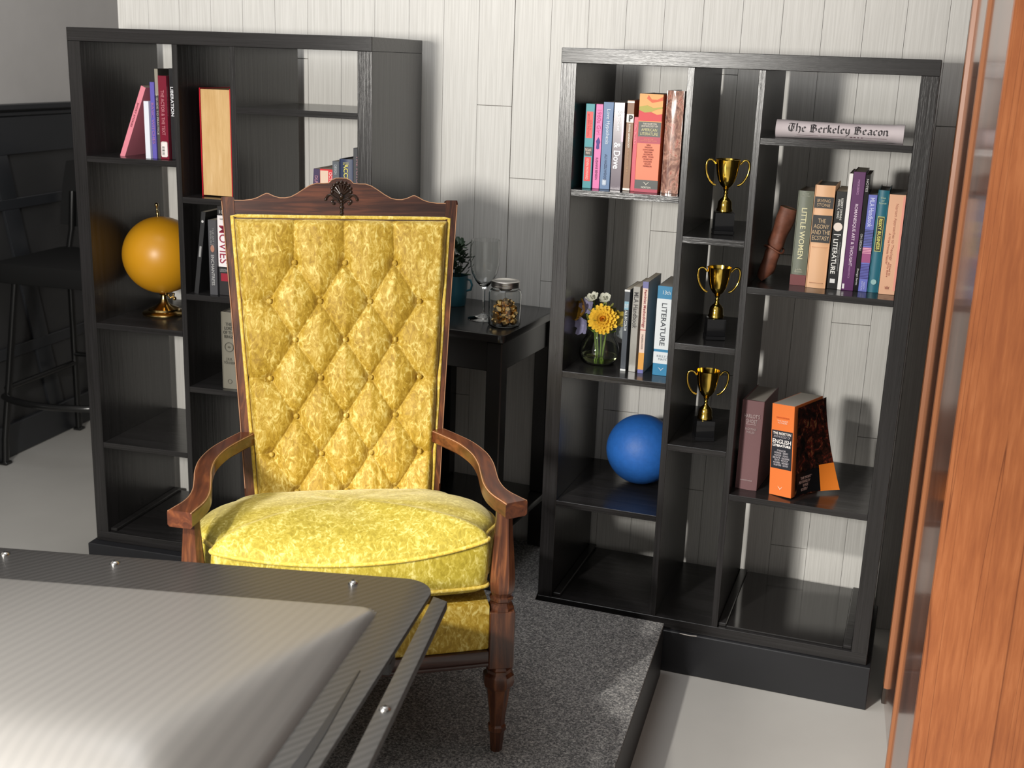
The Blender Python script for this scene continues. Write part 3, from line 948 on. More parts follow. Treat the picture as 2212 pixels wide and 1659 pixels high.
# ------------------------------------------------------------------ newspaper and leather scroll
def newspaper():
    (loc, rz) = place('R', .527, .064, ZS['g'])
    t = thing('rolled_newspaper', 'rolled newspaper headed The Berkeley Beacon lying on the upper right shelf', 'newspaper', loc, rz)
    Lx, R = .292, .0235

    def rad(u):
        return R * (1.0 - .12 * math.sin(PI * u) + (.04 if u > .95 else 0)), .78

    def surf(u, a, off=0.0):
        r, fl = rad(u)
        r += off
        return Vector((u * Lx, -r * math.sin(a) * 1.0, R * .9 + r * math.cos(a) * .92))
    b_ = B()
    rings = []
    n = 40
    bm = b_.bm
    for i in range(25):
        u = i / 24
        rings.append([bm.verts.new(surf(u, 2 * PI * k / n)) for k in range(n)])
    for i in range(24):
        for k in range(n):
            bm.faces.new((rings[i][k], rings[i][(k + 1) % n], rings[i + 1][(k + 1) % n], rings[i + 1][k]))
    bmesh.ops.recalc_face_normals(bm, faces=bm.faces)
    b_.obj('paper_roll', MNEWS, t, 60)
    # rolled inner turns seen at the ends
    b_ = B()
    for e in (.004, Lx - .004):
        pts = []
        for k in range(70):
            a = k * .35
            r = .021 * (1 - k / 95)
            pts.append((e, r * math.cos(a), R * .9 + r * .92 * math.sin(a)))
        b_.tube(pts, .0011, 5)
    b_.quadbox((.006, -.016, R * .9 - .015), (Lx - .006, .016, R * .9 + .015), .007)
    b_.obj('inner_turns', MNEWS, t, 60)
    # blackletter masthead drawn with a broad nib, laid on the roll
    nib = Vector((math.cos(math.radians(38)), math.sin(math.radians(38)))) * .10

    G = {
        'T': ([[(0, .95), (.25, 1.0), (.75, .88)], [(.12, .75), (.02, .45), (.12, .12), (.45, 0), (.75, .18)], [(.42, .88), (.36, .3), (.45, .05)], [(.6, .7), (.6, .25)]], .85),
        'h': ([[(.12, 1.05), (.12, .02)], [(.12, .5), (.35, .62), (.52, .5), (.52, .1), (.40, -.2)]], .68),
        'e': ([[(.12, .5), (.12, .12), (.3, 0), (.48, .12)], [(.12, .5), (.32, .62), (.46, .45), (.15, .28)]], .58),
        'B': ([[(.15, .9), (.15, .05)], [(0, .9), (.35, 1.0), (.65, .85), (.6, .6), (.2, .52)], [(.25, .52), (.7, .5), (.75, .18), (.5, 0), (.02, .05)], [(.38, .9), (.38, .1)]], .92),
        'r': ([[(.12, .6), (.12, .02), (.2, .0)], [(.12, .48), (.3, .62), (.42, .52)]], .5),
        'k': ([[(.12, 1.05), (.12, .02)], [(.12, .55), (.35, .65), (.42, .5), (.15, .38)], [(.22, .36), (.46, .02)]], .58),
        'l': ([[(.12, 1.05), (.12, .08), (.22, 0)]], .34),
        'y': ([[(.1, .6), (.1, .15), (.28, .02), (.46, .15)], [(.46, .6), (.46, 0), (.34, -.26), (.1, -.3)]], .62),
        'a': ([[(.15, .55), (.34, .62), (.46, .5), (.46, .08), (.55, 0)], [(.46, .35), (.15, .28), (.1, .1), (.25, 0), (.44, .12)]], .64),
        'c': ([[(.45, .52), (.3, .62), (.12, .5), (.12, .12), (.3, 0), (.46, .12)]], .54),
        'o': ([[(.12, .5), (.12, .12), (.3, 0), (.48, .12), (.48, .5), (.3, .62), (.12, .5)]], .6),
        'n': ([[(.12, .6), (.12, .02)], [(.12, .5), (.34, .62), (.48, .5), (.48, .08), (.56, 0)]], .64),
        ' ': ([], .42),
    }
    s_ = 'The Berkeley Beacon'
    tot = sum(G[c][1] for c in s_)
    k = .228 / tot
    bm = bmesh.new()

    def P(x, y):
        # along roll x (metres), y = letter height in em -> angle on the roll
        u = min(max(x / Lx, 0), 1)
        return surf(u, math.radians(101) - y * .0215 / R, .0007)
    x = .030
    for c in s_:
        for st in G[c][0]:
            for p, q in zip(st, st[1:]):
                m_ = max(1, int(math.hypot(q[0] - p[0], q[1] - p[1]) / .2))
                for i in range(m_):
                    a = (p[0] + (q[0] - p[0]) * i / m_, p[1] + (q[1] - p[1]) * i / m_)
                    d_ = (p[0] + (q[0] - p[0]) * (i + 1) / m_, p[1] + (q[1] - p[1]) * (i + 1) / m_)
                    vs = []
                    for (px, py), sg in ((a, -1), (d_, -1), (d_, 1), (a, 1)):
                        vs.append(bm.verts.new(P(x + (px + sg * nib.x) * k, py + sg * nib.y)))
                    try:
                        bm.faces.new(vs)
                    except ValueError:
                        pass
        x += G[c][1] * k
    bmesh.ops.remove_doubles(bm, verts=bm.verts, dist=1e-6)
    b_ = B()
    b_.bm.free()
    b_.bm = bm
    o = b_.obj('masthead_lettering', ink((40, 34, 38)), t, 0)
    b_ = B()
    for x0, x1, yy in ((.05, .10, -.52), (.105, .165, -.50), (.17, .185, -.48), (.20, .255, -.46), (.045, .16, -.82), (.17, .23, -.84)):
        b_.grid(lambda u, v: P(x0 + (x1 - x0) * u, yy + .05 * v), 8, 2)
    for x0 in (.173, .181, .189, .197):
        b_.grid(lambda u, v: P(x0 + .004 * u, -.55 + .16 * v), 3, 3)
    b_.obj('small_print', ink((120, 96, 104)), t, 0)


newspaper()

(loc, rz) = place('R', .5075, .10, ZS['h'])
t = thing('leather_scroll', 'brown leather scroll leaning at the left end of the shelf below the newspaper', 'scroll', loc, rot=(0, math.radians(14.5), rz))
b = B()
N = 28
bm = b.bm
rings = []
for i in range(21):
    u = i / 20
    ring = []
    for k in range(N):
        a = 2 * PI * k / N
        r = .0215 + .0015 * math.sin(u * 17) + .0012 * math.sin(3 * a + u * 9) - (.004 if abs(u - .42) < .04 else 0)
        cut = .030 * (1 - u) ** 3 * max(0, math.cos(a))
        ring.append(bm.verts.new((.012 + r * 1.05 * math.cos(a) * (.8 + .2 * u), r * math.sin(a) + .02, .0075 + .183 * u + cut - (.0045 * (1 + math.cos(a)) * 1.6 * (1 - u)) + .004)))
    rings.append(ring)
for A, C_ in zip(rings, rings[1:]):
    for k in range(N):
        bm.faces.new((A[k], A[(k + 1) % N], C_[(k + 1) % N], C_[k]))
bm.faces.new(rings[0][::-1])
bmesh.ops.recalc_face_normals(bm, faces=bm.faces)
b.obj('leather_wrap', MSCROLL, t, 50)
b = B()
b.lathe([(.0005, .19), (.006, .1925), (.012, .190), (.018, .192), (.0195, .186), (.0195, .15)], 24, Matrix.Translation((.012, .02, .001)))
b.obj('paper_core', mat('old_paper', (.42, .34, .20), .9), t, 50)
B().tube([(.012 + .0245 * math.cos(a * PI / 10), .02 + .0235 * math.sin(a * PI / 10), .088 + .004 * math.sin(a * .6)) for a in range(20)], .0026, 6, True).obj('tie_cord', MSCROLL, t, 50)


# ------------------------------------------------------------------ trophies
def arc_handle(sx):
    pts = []
    prof = [(.0305, .172), (.040, .182), (.050, .180), (.0535, .168), (.0515, .150), (.045, .135), (.036, .124), (.027, .120)]
    # catmull resample
    P_ = [Vector((p[0] * sx, 0, p[1])) for p in prof]
    for i in range(len(P_) - 1):
        p0, p1, p2, p3 = P_[max(i - 1, 0)], P_[i], P_[i + 1], P_[min(i + 2, len(P_) - 1)]
        for j in range(5):
            q = j / 5
            pts.append(0.5 * ((2 * p1) + (p2 - p0) * q + (2 * p0 - 5 * p1 + 4 * p2 - p3) * q * q + (3 * p1 - p0 - 3 * p2 + p3) * q ** 3))
    pts.append(P_[-1])
    return pts


def make_trophy(label):
    t = thing('trophy', label, 'trophy', group=None)
    cup = [(.0, .112), (.006, .113), (.014, .120), (.021, .132), (.0255, .147), (.0285, .165), (.0305, .182), (.0315, .184), (.030, .1845), (.028, .170), (.024, .148), (.018, .133), (.008, .122), (0, .120)]
    B().lathe(cup, 40).obj('cup', MGOLD, t, 60)
    st = [(.0195, .056), (.0200, .060), (.0180, .063), (.0175, .074), (.0165, .080), (.012, .086), (.006, .092), (.0042, .098), (.0060, .101), (.0042, .104), (.0055, .108), (.0075, .112), (.004, .115)]
    B().lathe(st, 32).obj('stem', MGOLD, t, 50)
    for s_ in (-1, 1):
        B().tube(arc_handle(s_), .0030, 8).obj('handle', MGOLD, t, 60)
    b_ = B()
    b_.quadbox((-.0255, -.0255, 0), (.0255, .0255, .010), .0012)
    b_.prism([(-.0235, -.0235), (.0235, -.0235), (.0235, .0235), (-.0235, .0235)], .010, .054, None, .001)
    b_.obj('plinth', MPLIN, t, 30)
    return t


def dup(root, label, loc, rot):
    r = root.copy()
    COL.objects.link(r)
    r.location = loc
    r.rotation_euler = rot
    r['label'] = label
    for ch in list(root.children):
        c = ch.copy()
        COL.objects.link(c)
        c.parent = r
        for g in ch.children:
            d = g.copy()
            COL.objects.link(d)
            d.parent = c
    return r


GT = 'gold cup trophies in the narrow column'
t1 = make_trophy('gold two-handled trophy on a black base, topmost of the three')
t1['group'] = GT
loc, rz = place('R', .4115, .105, ZS['d'] + .0005)
t1.location = loc
t1.rotation_euler = (0, 0, math.radians(12))
loc, rz = place('R', .413, .098, ZS['e'] + .0005)
dup(t1, 'gold two-handled trophy on a black base, middle one of the three', loc, (0, 0, math.radians(14)))
loc, rz = place('R', .4075, .088, ZS['f'] + .0005)
dup(t1, 'gold two-handled trophy on a black base, lowest of the three', loc, (0, 0, math.radians(15)))

# ------------------------------------------------------------------ blue ball and globe
loc, rz = place('R', .213, .24, ZS['c'] + .0985)
b = B()
b.sphere((0, 0, 0), .0985, 64)
o = b.obj('ball', MBALL, None, 80)
o.location = loc
tag(o, 'round blue rubber ball on the lower left shelf of the right bookcase', 'ball')

loc, rz = place('L', .150, .185, ZS['b'])
t = thing('globe', 'mustard-yellow globe on a brass stand in the left bookcase', 'globe', loc, 0)
ax = Matrix.Translation((0, 0, .178)) @ Matrix.Rotation(math.radians(-4), 4, 'Y')
B().sphere((0, 0, 0), .113, 64, ax).obj('sphere', MGLOBE, t, 80)
B().lathe([(0, .0), (.062, 0), (.064, .004), (.060, .009), (.046, .013), (.044, .018), (.024, .026), (.013, .036), (.009, .048), (.0075, .060), (.013, .063), (.009, .067), (.0, .068)], 48).obj('base', MBRASS, t, 45)
B().lathe([(.02, -.1165), (.013, -.120), (.006, -.117), (.0045, .118), (.0045, .128), (.0028, .130), (.0028, .141), (.0055, .144), (.006, .148), (.004, .152), (0, .153)], 16, ax).obj('axis_pin', MBRASS, t, 50)
B().tube([(.012, 0, .060), (.024, -.002, .052), (.032, 0, .056), (.034, 0, .066)], .0035, 8).sphere((.036, 0, .050), .006, 10).obj('tilt_screw', MBRASS, t, 50)

# ------------------------------------------------------------------ vase of flowers
loc, rz = place('R', .105, .125, ZS['b'])
t = thing('flower_vase', 'small round glass vase of clear water beside slim books', 'vase', loc, rz)
outer = [(0, .0005), (.036, .0005), (.046, .006), (.053, .022), (.0545, .036), (.050, .056), (.042, .070), (.0375, .078), (.0385, .084), (.0385, .092)]
inner = [(.0365, .092), (.0365, .084), (.0355, .078), (.040, .069), (.048, .055), (.0520, .036), (.0505, .023), (.043, .009), (.034, .005), (0, .005)]
B().lathe(outer + inner, 48, None, False).obj('glass_bowl', MGLASS, t, 50)
B().lathe([(0, .0055), (.033, .0055), (.042, .0095), (.0490, .021), (.0495, .0235), (0, .0235)], 48).obj('water', MWATER, t, 50)

MYEL = mat('yellow_petal', (0.86, 0.56, 0.05), 0.6)
MYELC = mat('deep_yellow_petal', (0.80, 0.36, 0.02), 0.6)
MORA = mat('amber_petal', (0.62, 0.33, 0.03), 0.6)
MWHT = mat('cream_petal', (0.62, 0.62, 0.52), 0.6)
MLIL = mat('lilac_petal', (0.24, 0.23, 0.36), 0.6)
MOLV = mat('olive_leaf', (0.22, 0.22, 0.05), 0.6)


def petal(b_, c, d, upd, ln, wd, cup=.3, M=None):
    """one pointed petal from c along d"""
    d = Vector(d).normalized()
    upd = Vector(upd)
    s_ = d.cross(upd).normalized()
    n_ = s_.cross(d).normalized()
    c = Vector(c)

    def f(u, v):
        w_ = wd * math.sin(PI * min(1, .12 + .80 * u)) ** .7
        return c + d * ln * u + s_ * (v - .5) * 2 * w_ + n_ * (cup * ln * (u * u) * .6 + abs(v - .5) * wd * .8)
    b_.grid(f, 5, 4, M)


def bloom(parent, c, facing, layers, m, name='petals'):
    fz = Vector(facing).normalized()
    fx = fz.orthogonal().normalized()
    fy = fz.cross(fx)
    b_ = B()
    for n, ln, wd, el in layers:
        for i in range(n):
            a = 2 * PI * (i + random.random() * .35) / n + el
            d = (fx * math.cos(a) + fy * math.sin(a)) * math.cos(el) + fz * math.sin(el)
            petal(b_, Vector(c) + fz * .004 * math.sin(el), d, fz, ln * random.uniform(.9, 1.08), wd, .35)
    return b_.obj(name, m, parent, 60)


vase_loc = Vector(loc)


def flower(name, label, cat, base, facing, c, layers, m, m2=None, layers2=None, stem_to=(0, 0, .012), group=None):
    t_ = thing(name, label, cat, vase_loc, rz, group)
    bloom(t_, c, facing, layers, m)
    if layers2:
        bloom(t_, Vector(c) + Vector(facing).normalized() * .004, facing, layers2, m2, 'inner_petals')
    c = Vector(c)
    st = Vector(stem_to)
    mid = Vector((c.x * .35, c.y * .35, .085))
    B().tube([c, (c + mid) / 2, mid, (mid + st) / 2, st], .0021, 6).obj('stem', MSTEM, t_, 60)
    return t_


flower('dahlia', 'large yellow dahlia bloom facing forward in the glass vase', 'flower', None, (.15, -1, .35), (.012, -.026, .126),
       [(20, .041, .0080, .0), (18, .038, .0078, .22), (16, .033, .0074, .45), (13, .027, .0068, .68)], MYEL, MYELC, [(10, .019, .0055, .9), (7, .013, .004, 1.2)], (.004, .002, .009))
flower('amber_flower', 'amber flower drooping over the left of the vase', 'flower', None, (-.8, -.5, .3), (-.040, -.010, .138), [(7, .036, .011, .35)], MORA, None, None, (-.006, .004, .009))
flower('cream_flower', 'cream bud flower at the top left of the bouquet', 'flower', None, (-.2, -.6, .8), (-.022, -.004, .170), [(7, .022, .009, .4)], MWHT, MWHT, [(5, .013, .006, 1.0)], (-.003, -.006, .009))
flower('cream_flower', 'cream bud flower above the yellow dahlia', 'flower', None, (.1, -.7, .7), (.008, .000, .172), [(7, .020, .009, .4)], MWHT, MWHT, [(5, .012, .006, 1.0)], (.007, .006, .009))
flower('lilac_flower', 'lilac flower low at the left of the bouquet', 'flower', None, (-.4, -.9, .1), (-.040, -.020, .104), [(5, .028, .011, .25)], MLIL, None, None, (-.007, -.003, .009))
flower('lilac_flower', 'lilac flower tucked under the cream bud at upper left', 'flower', None, (-.4, -.9, .3), (-.032, -.006, .152), [(5, .026, .010, .25)], MLIL, None, None, (.000, .007, .009))
flower('pale_flower', 'pale blue-grey flower hanging right over the vase rim', 'flower', None, (.8, -.6, .1), (.050, -.012, .098), [(5, .023, .010, .3)], mat('pale_blue_petal', (.35, .38, .38), .6), None, None, (.008, -.002, .009))
flower('olive_flower', 'small olive-yellow flower at the right of the bouquet', 'flower', None, (.7, -.7, .3), (.044, -.006, .128), [(8, .026, .009, .3)], mat('olive_petal', (.40, .30, .04), .6), None, None, (.003, .008, .009))
t_ = thing('foliage_sprig', 'olive-green leaves between the vase flowers', 'foliage', vase_loc, rz)
b = B()
for i in range(46):
    a = random.uniform(0, 2 * PI)
    el = random.uniform(.0, 1.1)
    c = Vector((math.cos(a) * random.uniform(.010, .034), math.sin(a) * random.uniform(.006, .022) - .004, random.uniform(.096, .140)))
    petal(b, c, (math.cos(a) * math.cos(el), math.sin(a) * math.cos(el), math.sin(el)), (0, 0, 1), random.uniform(.024, .036), .0065, .2)
b.obj('leaves', MOLV, t_, 60)
B().tube([(0, 0, .11), (.002, .003, .06), (.0, .012, .009)], .002, 6).obj('stem', MSTEM, t_, 60)

# ------------------------------------------------------------------ side table and what is on it
TA = math.radians(-8)
TZ = 0.88
tab = thing('side_table', 'glossy black side table with lower shelf between the two bookcases', 'table', (-0.268, 0.195, 0.150), TA)
hw, hd = 0.198, 0.205
tz = TZ - 0.150


def rrect(hx, hy, r, n=5):
    out = []
    for cx_, cy_, a0 in ((hx - r, hy - r, 0), (-hx + r, hy - r, 90), (-hx + r, -hy + r, 180), (hx - r, -hy + r, 270)):
        for i in range(n + 1):
            a = math.radians(a0 + 90 * i / n)
            out.append((cx_ + r * math.cos(a), cy_ + r * math.sin(a)))
    return out


hw = 0.186
B().prism(rrect(hw, hd, .02), tz - .022, tz, None, .004).obj('tabletop', MBLKG, tab)
B().prism(rrect(hw - .004, hd - .004, .01), .155, .175, None, .003).obj('lower_shelf', MBLKG, tab)
for sx in (-1, 1):
    for sy in (-1, 1):
        x0, y0 = sx * (hw - .030), sy * (hd - .030)
        B().quadbox((x0 - .022, y0 - .022, .0), (x0 + .022, y0 + .022, .155), .003).quadbox((x0 - .022, y0 - .022, .175), (x0 + .022, y0 + .022, tz - .022), .003).obj('leg', MBLKG, tab)
for sy in (-1, 1):
    B().quadbox((-hw + .052, sy * (hd - .026) - .010, tz - .105), (hw - .052, sy * (hd - .026) + .010, tz - .022), .002).obj('apron', MBLKG, tab)
for sx in (-1, 1):
    B().quadbox((sx * (hw - .026) - .010, -hd + .052, tz - .105), (sx * (hw - .026) + .010, hd - .052, tz - .022), .002).obj('apron', MBLKG, tab)

g = thing('wine_glass', 'empty clear wine glass on the black side table', 'glass', (-0.222, 0.150, TZ + .0003))
pro = [(0, 0), (.042, 0), (.043, .0015), (.040, .003), (.020, .008), (.0060, .014), (.0036, .022), (.0034, .080), (.0055, .085), (.012, .092), (.024, .106), (.036, .130), (.0410, .155), (.0420, .180), (.0405, .208), (.0395, .219)]
inn = [(.0385, .219), (.0395, .208), (.0410, .180), (.0400, .155), (.0350, .131), (.023, .108), (.010, .095), (0, .092)]
B().lathe(pro + inn, 48, None, False).obj('glass_body', MGLASS, g, 50)

jl = (-0.146, 0.092, TZ + .0003)
j = thing('candy_jar', 'clear glass jar with aluminium screw lid on the side table corner', 'jar', jl)
B().lathe([(0, 0), (.040, 0), (.044, .004), (.0445, .088), (.042, .097), (.036, .102), (.036, .112), (.0345, .112), (.0345, .101), (.040, .096), (.0425, .087), (.0420, .006), (.039, .0035), (0, .0035)], 48, None, False).obj('glass_jar', MGLASS, j, 50)
B().lathe([(.0368, .107), (.0385, .107), (.0390, .110), (.0380, .112), (.0390, .114), (.0380, .117), (.0385, .122), (.0365, .124), (.030, .1235), (.029, .1225), (0, .1225)], 48).obj('lid', MALU, j, 50)


def candy(i):
    b_ = B()
    t_ = bmesh.new()
    bmesh.ops.create_icosphere(t_, subdivisions=2, radius=.0105)
    rs = random.Random(i)
    for v in t_.verts:
        v.co *= rs.uniform(.78, 1.12)
        v.co.x *= 1.15
    b_.merge(t_)
    for s_ in (-1, 1):
        t_ = bmesh.new()
        c = t_.verts.new((s_ * .0075, 0, 0))
        ring = [t_.verts.new((s_ * (.0145 + rs.uniform(-.002, .002)), .0055 * math.cos(a * PI / 4), .0055 * math.sin(a * PI / 4) * rs.uniform(.4, 1))) for a in range(8)]
        for a in range(8):
            t_.faces.new((c, ring[a], ring[(a + 1) % 8]))
        b_.merge(t_)
    return b_


spots = []
rs = random.Random(3)
for zz, nn, rr in ((.0145, 6, .0265), (.0310, 6, .0260), (.0475, 5, .023), (.0620, 3, .014)):
    if zz < .06:
        spots.append((0, 0, zz))
    for i in range(nn):
        a = 2 * PI * i / nn + zz * 60
        spots.append((rr * math.cos(a), rr * math.sin(a), zz))
proto = [candy(i).obj('candy', MFOIL, None, 0) for i in range(3)]
for i, (x, y, z) in enumerate(spots):
    o = proto[i] if i < 3 else proto[i % 3].copy()
    if i >= 3:
        COL.objects.link(o)
    o.location = (jl[0] + x, jl[1] + y, jl[2] + z)
    th = math.atan2(y, x)
    o.rotation_euler = (rs.uniform(-.5, .5), rs.uniform(-.4, .4), th + PI / 2 + rs.uniform(-.3, .3))
    o['label'] = 'gold foil-wrapped candy inside the glass jar on the side table'
    o['category'] = 'candy'
    o['group'] = 'gold foil candies in the glass jar'

p = thing('potted_plant', 'small dark green plant in a teal cup, half hidden behind the chair', 'plant', (-0.352, 0.300, TZ + .0003))
B().lathe([(0, 0), (.030, 0), (.032, .003), (.035, .040), (.037, .085), (.0375, .088), (.035, .088), (.033, .075), (0, .075)], 36).obj('cup', MPOT, p, 50)
B().tube([(.036, 0, .078), (.046, 0, .076), (.051, 0, .062), (.047, 0, .048), (.035, 0, .044)], .0032, 8).obj('cup_handle', MPOT, p, 60)
b = B()
rs = random.Random(11)
for i in range(120):
    a = rs.uniform(0, 2 * PI)
    r = .040 * math.sqrt(rs.random())
    z = rs.uniform(.085, .175)
    r *= 1 - abs(z - .12) * 5
    el = rs.uniform(-.2, 1.0)
    petal(b, (r * math.cos(a), r * math.sin(a), z), (math.cos(a) * math.cos(el), math.sin(a) * math.cos(el), math.sin(el)), (0, 0, 1), rs.uniform(.015, .025), .0075, .2)
b.obj('leaves', MLEAF, p, 60)
b = B()
for i in range(7):
    a = i * .9
    b.tube([(.012 * math.cos(a), .012 * math.sin(a), .07), (.018 * math.cos(a), .018 * math.sin(a), .11), (.022 * math.cos(a + .4), .022 * math.sin(a + .4), .16)], .0012, 5)
b.obj('stems', MLEAF, p, 60)

# small white string on the plinth ledge
o = B().tube([(0, 0, 0), (.012, -.004, .001), (.028, -.006, .0008), (.045, -.003, .0008)], .0011, 5).obj('string', ink((215, 208, 200)), None)
o.location = (0.395, -0.054, 0.1505)
tag(o, 'short white string lying at the foot of the right bookcase', 'string')
o.location = (0.402, -0.047, 0.1197)

# ------------------------------------------------------------------ yellow armchair
CH = math.radians(24.5)
chair = thing('armchair', 'high-back armchair in tufted yellow velvet with carved dark wood frame', 'chair', (-0.184, -0.900, 0.150), CH)


def octa(prof, M=None):
    return B().lathe(prof, 8, M)


PX = .307
for sx in (-1, 1):
    T = Matrix.Translation((sx * PX, 0, 0)) @ Matrix.Rotation(math.radians(0), 4, 'Z')
    b = B()
    b.lathe([(.0125, .0), (.0135, .004), (.0165, .046), (.0200, .050), (.0200, .060), (.0165, .064), (.0180, .085), (.0260, .150), (.0325, .158), (.0345, .168), (.0335, .182), (.0270, .188), (.0260, .194), (.0300, .199), (.0250, .206)], 8, T)
    b.quadbox((sx * PX - .0265, -.0265, .204), (sx * PX + .0265, .0265, .333), .0022)
    b.obj('front_leg', MWAL, chair, 20)
    b = B()
    b.lathe([(.0280, .333), (.0275, .338), (.0225, .346), (.0220, .350), (.0255, .354), (.0255, .359), (.0215, .362), (.0230, .368), (.0255, .372), (.0275, .385), (.0270, .410), (.0240, .450), (.0195, .500), (.0175, .530), (.0175, .548)], 8, T)
    b.obj('arm_post', MWAL, chair, 20)

# arms: swept rectangular section along an S curve
path = [(.218, .475, .572), (.245, .425, .573), (.276, .360, .5735), (.2955, .285, .574), (.300, .215, .5745), (.2965, .150, .575), (.294, .095, .5755), (.297, .050, .576), (.305, .015, .577), (.3165, -.015, .578), (.325, -.036, .5785)]


def catmull(P, k=5):
    P = [Vector(p) for p in P]
    out = []
    for i in range(len(P) - 1):
        p0, p1, p2, p3 = P[max(i - 1, 0)], P[i], P[i + 1], P[min(i + 2, len(P) - 1)]
        for j in range(k):
            q = j / k
            out.append(0.5 * ((2 * p1) + (p2 - p0) * q + (2 * p0 - 5 * p1 + 4 * p2 - p3) * q * q + (3 * p1 - p0 - 3 * p2 + p3) * q ** 3))
    out.append(P[-1])
    return out


def sweep_rect(b_, pts, hw_, top, bot, ch=.004):
    bm = b_.bm
    rings = []
    N = len(pts)
    for i, p in enumerate(pts):
        d = (pts[min(i + 1, N - 1)] - pts[max(i - 1, 0)])
        d.z = 0
        d.normalize()
        s_ = Vector((d.y, -d.x, 0))
        w1 = hw_ if not callable(hw_) else hw_(i / (N - 1))
        b1 = bot if not callable(bot) else bot(i / (N - 1))
        pr = [(-w1, -b1 + ch), (-w1, top - ch), (-w1 + ch * .4, top - ch * .4), (-w1 + ch, top), (w1 - ch, top), (w1 - ch * .4, top - ch * .4), (w1, top - ch), (w1, -b1 + ch), (w1 - ch, -b1), (-w1 + ch, -b1)]
        rings.append([bm.verts.new(p + s_ * x + Vector((0, 0, z))) for x, z in pr])
    n = len(rings[0])
    for A, C_ in zip(rings, rings[1:]):
        for k in range(n):
            bm.faces.new((A[k], A[(k + 1) % n], C_[(k + 1) % n], C_[k]))
    bm.faces.new(rings[0][::-1])
    bm.faces.new(rings[-1])
    bmesh.ops.recalc_face_normals(bm, faces=bm.faces)


for sx in (-1, 1):
    pts = [Vector((sx * p.x, p.y, p.z)) for p in catmull(path)]
    b = B()
    sweep_rect(b, pts, lambda u: .0185 + .007 * max(0, (u - .55) / .45) ** 1.2, 0, lambda u: .030 + .0035 * u)
    arm = b.obj('arm', MWALY, chair, 28)
    # rubbed pale edges along the top arrises
    N = len(pts)
    for side in (-1, 1):
        e = []
        for i, q in enumerate(pts):
            d = pts[min(i + 1, N - 1)] - pts[max(i - 1, 0)]
            d.z = 0
            d.normalize()
            u = i / (N - 1)
            w1 = .0185 + .007 * max(0, (u - .55) / .45) ** 1.2
            e.append(q + Vector((d.y, -d.x, 0)) * side * (w1 - .0018) + Vector((0, 0, -.0016)))
        B().tube(e, .0011, 6).obj('worn_edge', MWORN, arm, 60)

# back frame: local plane coordinates (x, v): y and z from the recline
RC = Vector((0, .13, .70)).normalized()
BO = Vector((0, .452, .40))
BN = Vector((0, -.70, .13)).normalized()     # towards the sitter


def bp(x, z, off=0.0):
    v = (z - .40) / RC.z
    return BO + RC * v + Vector((x, 0, 0)) + BN * off


for sx in (-1, 1):
    b = B()
    bm = b.bm
    rings = []
    for z, xo, wd in ((.36, .226, .034), (.42, .2285, .030), (.60, .238, .028), (.85, .254, .027), (1.05, .268, .028), (1.094, .2715, .029), (1.100, .270, .026)):
        ring = []
        for x, o_ in ((xo - wd, .012), (xo - wd, -.030), (xo, -.030), (xo, .008), (xo - .004, .012)):
            q = bp(sx * x, z, o_)
            ring.append(bm.verts.new(q))
        rings.append(ring)
    for A, C_ in zip(rings, rings[1:]):
        for k in range(5):
            bm.faces.new((A[k], A[(k + 1) % 5], C_[(k + 1) % 5], C_[k]))
    bm.faces.new(rings[0][::-1])
    bm.faces.new(rings[-1])
    bmesh.ops.recalc_face_normals(bm, faces=bm.faces)
    po_ = b.obj('back_post', MWAL, chair, 25)
    e = [bp(sx * (x - .0015), z, .0105) for z, x in ((.44, .229), (.60, .238), (.85, .254), (1.05, .268), (1.09, .271))]
    B().tube(e, .0010, 6).obj('worn_edge', MWORN, po_, 60)
    # rear leg
    b = B()
    bm = b.bm
    rings = []
    for z, y, wd in ((0, .560, .015), (.15, .520, .018), (.30, .480, .020), (.40, .462, .020)):
        rings.append([bm.verts.new((sx * .212 + dx * wd, y + dy * wd, z)) for dx, dy in ((-1, -1), (1, -1), (1, 1), (-1, 1))])
    for A, C_ in zip(rings, rings[1:]):
        for k in range(4):
            bm.faces.new((A[k], A[(k + 1) % 4], C_[(k + 1) % 4], C_[k]))
    bm.faces.new(rings[0][::-1])
    bm.faces.new(rings[-1])
    bmesh.ops.recalc_face_normals(bm, faces=bm.faces)
    b.obj('rear_leg', MWAL, chair, 25)

# crest rail
half = [(0, 1.147), (.012, 1.1465), (.022, 1.142), (.028, 1.1355), (.040, 1.1345), (.056, 1.1345), (.070, 1.130), (.085, 1.121), (.100, 1.111), (.115, 1.103), (.128, 1.1005), (.140, 1.1005), (.153, 1.104), (.165, 1.1095), (.170, 1.1100), (.178, 1.1065), (.190, 1.1000), (.203, 1.0960), (.222, 1.0935), (.243, 1.0935)]
topl = [(-x, z) for x, z in half[::-1]] + half[1:]
bm_ = B()
bm = bm_.bm
fr, bk_ = [], []
for x, z in topl:
    fr.append((bm.verts.new(bp(x, z, .010)), bm.verts.new(bp(x * .985, 1.052, .010))))
    bk_.append((bm.verts.new(bp(x, z, -.016)), bm.verts.new(bp(x * .985, 1.052, -.016))))
for i in range(len(topl) - 1):
    bm.faces.new((fr[i][0], fr[i][1], fr[i + 1][1], fr[i + 1][0]))
    bm.faces.new((bk_[i][0], bk_[i + 1][0], bk_[i + 1][1], bk_[i][1]))
    bm.faces.new((fr[i][0], fr[i + 1][0], bk_[i + 1][0], bk_[i][0]))
    bm.faces.new((fr[i][1], bk_[i][1], bk_[i + 1][1], fr[i + 1][1]))
bmesh.ops.recalc_face_normals(bm, faces=bm.faces)
crest = bm_.obj('crest_rail', MWALX, chair, 25)
B().tube([bp(x, z - .0006, .0095) for x, z in topl], .0011, 6).obj('worn_edge', MWORN, crest, 60)

# carved shell ornament on the crest
b = B()


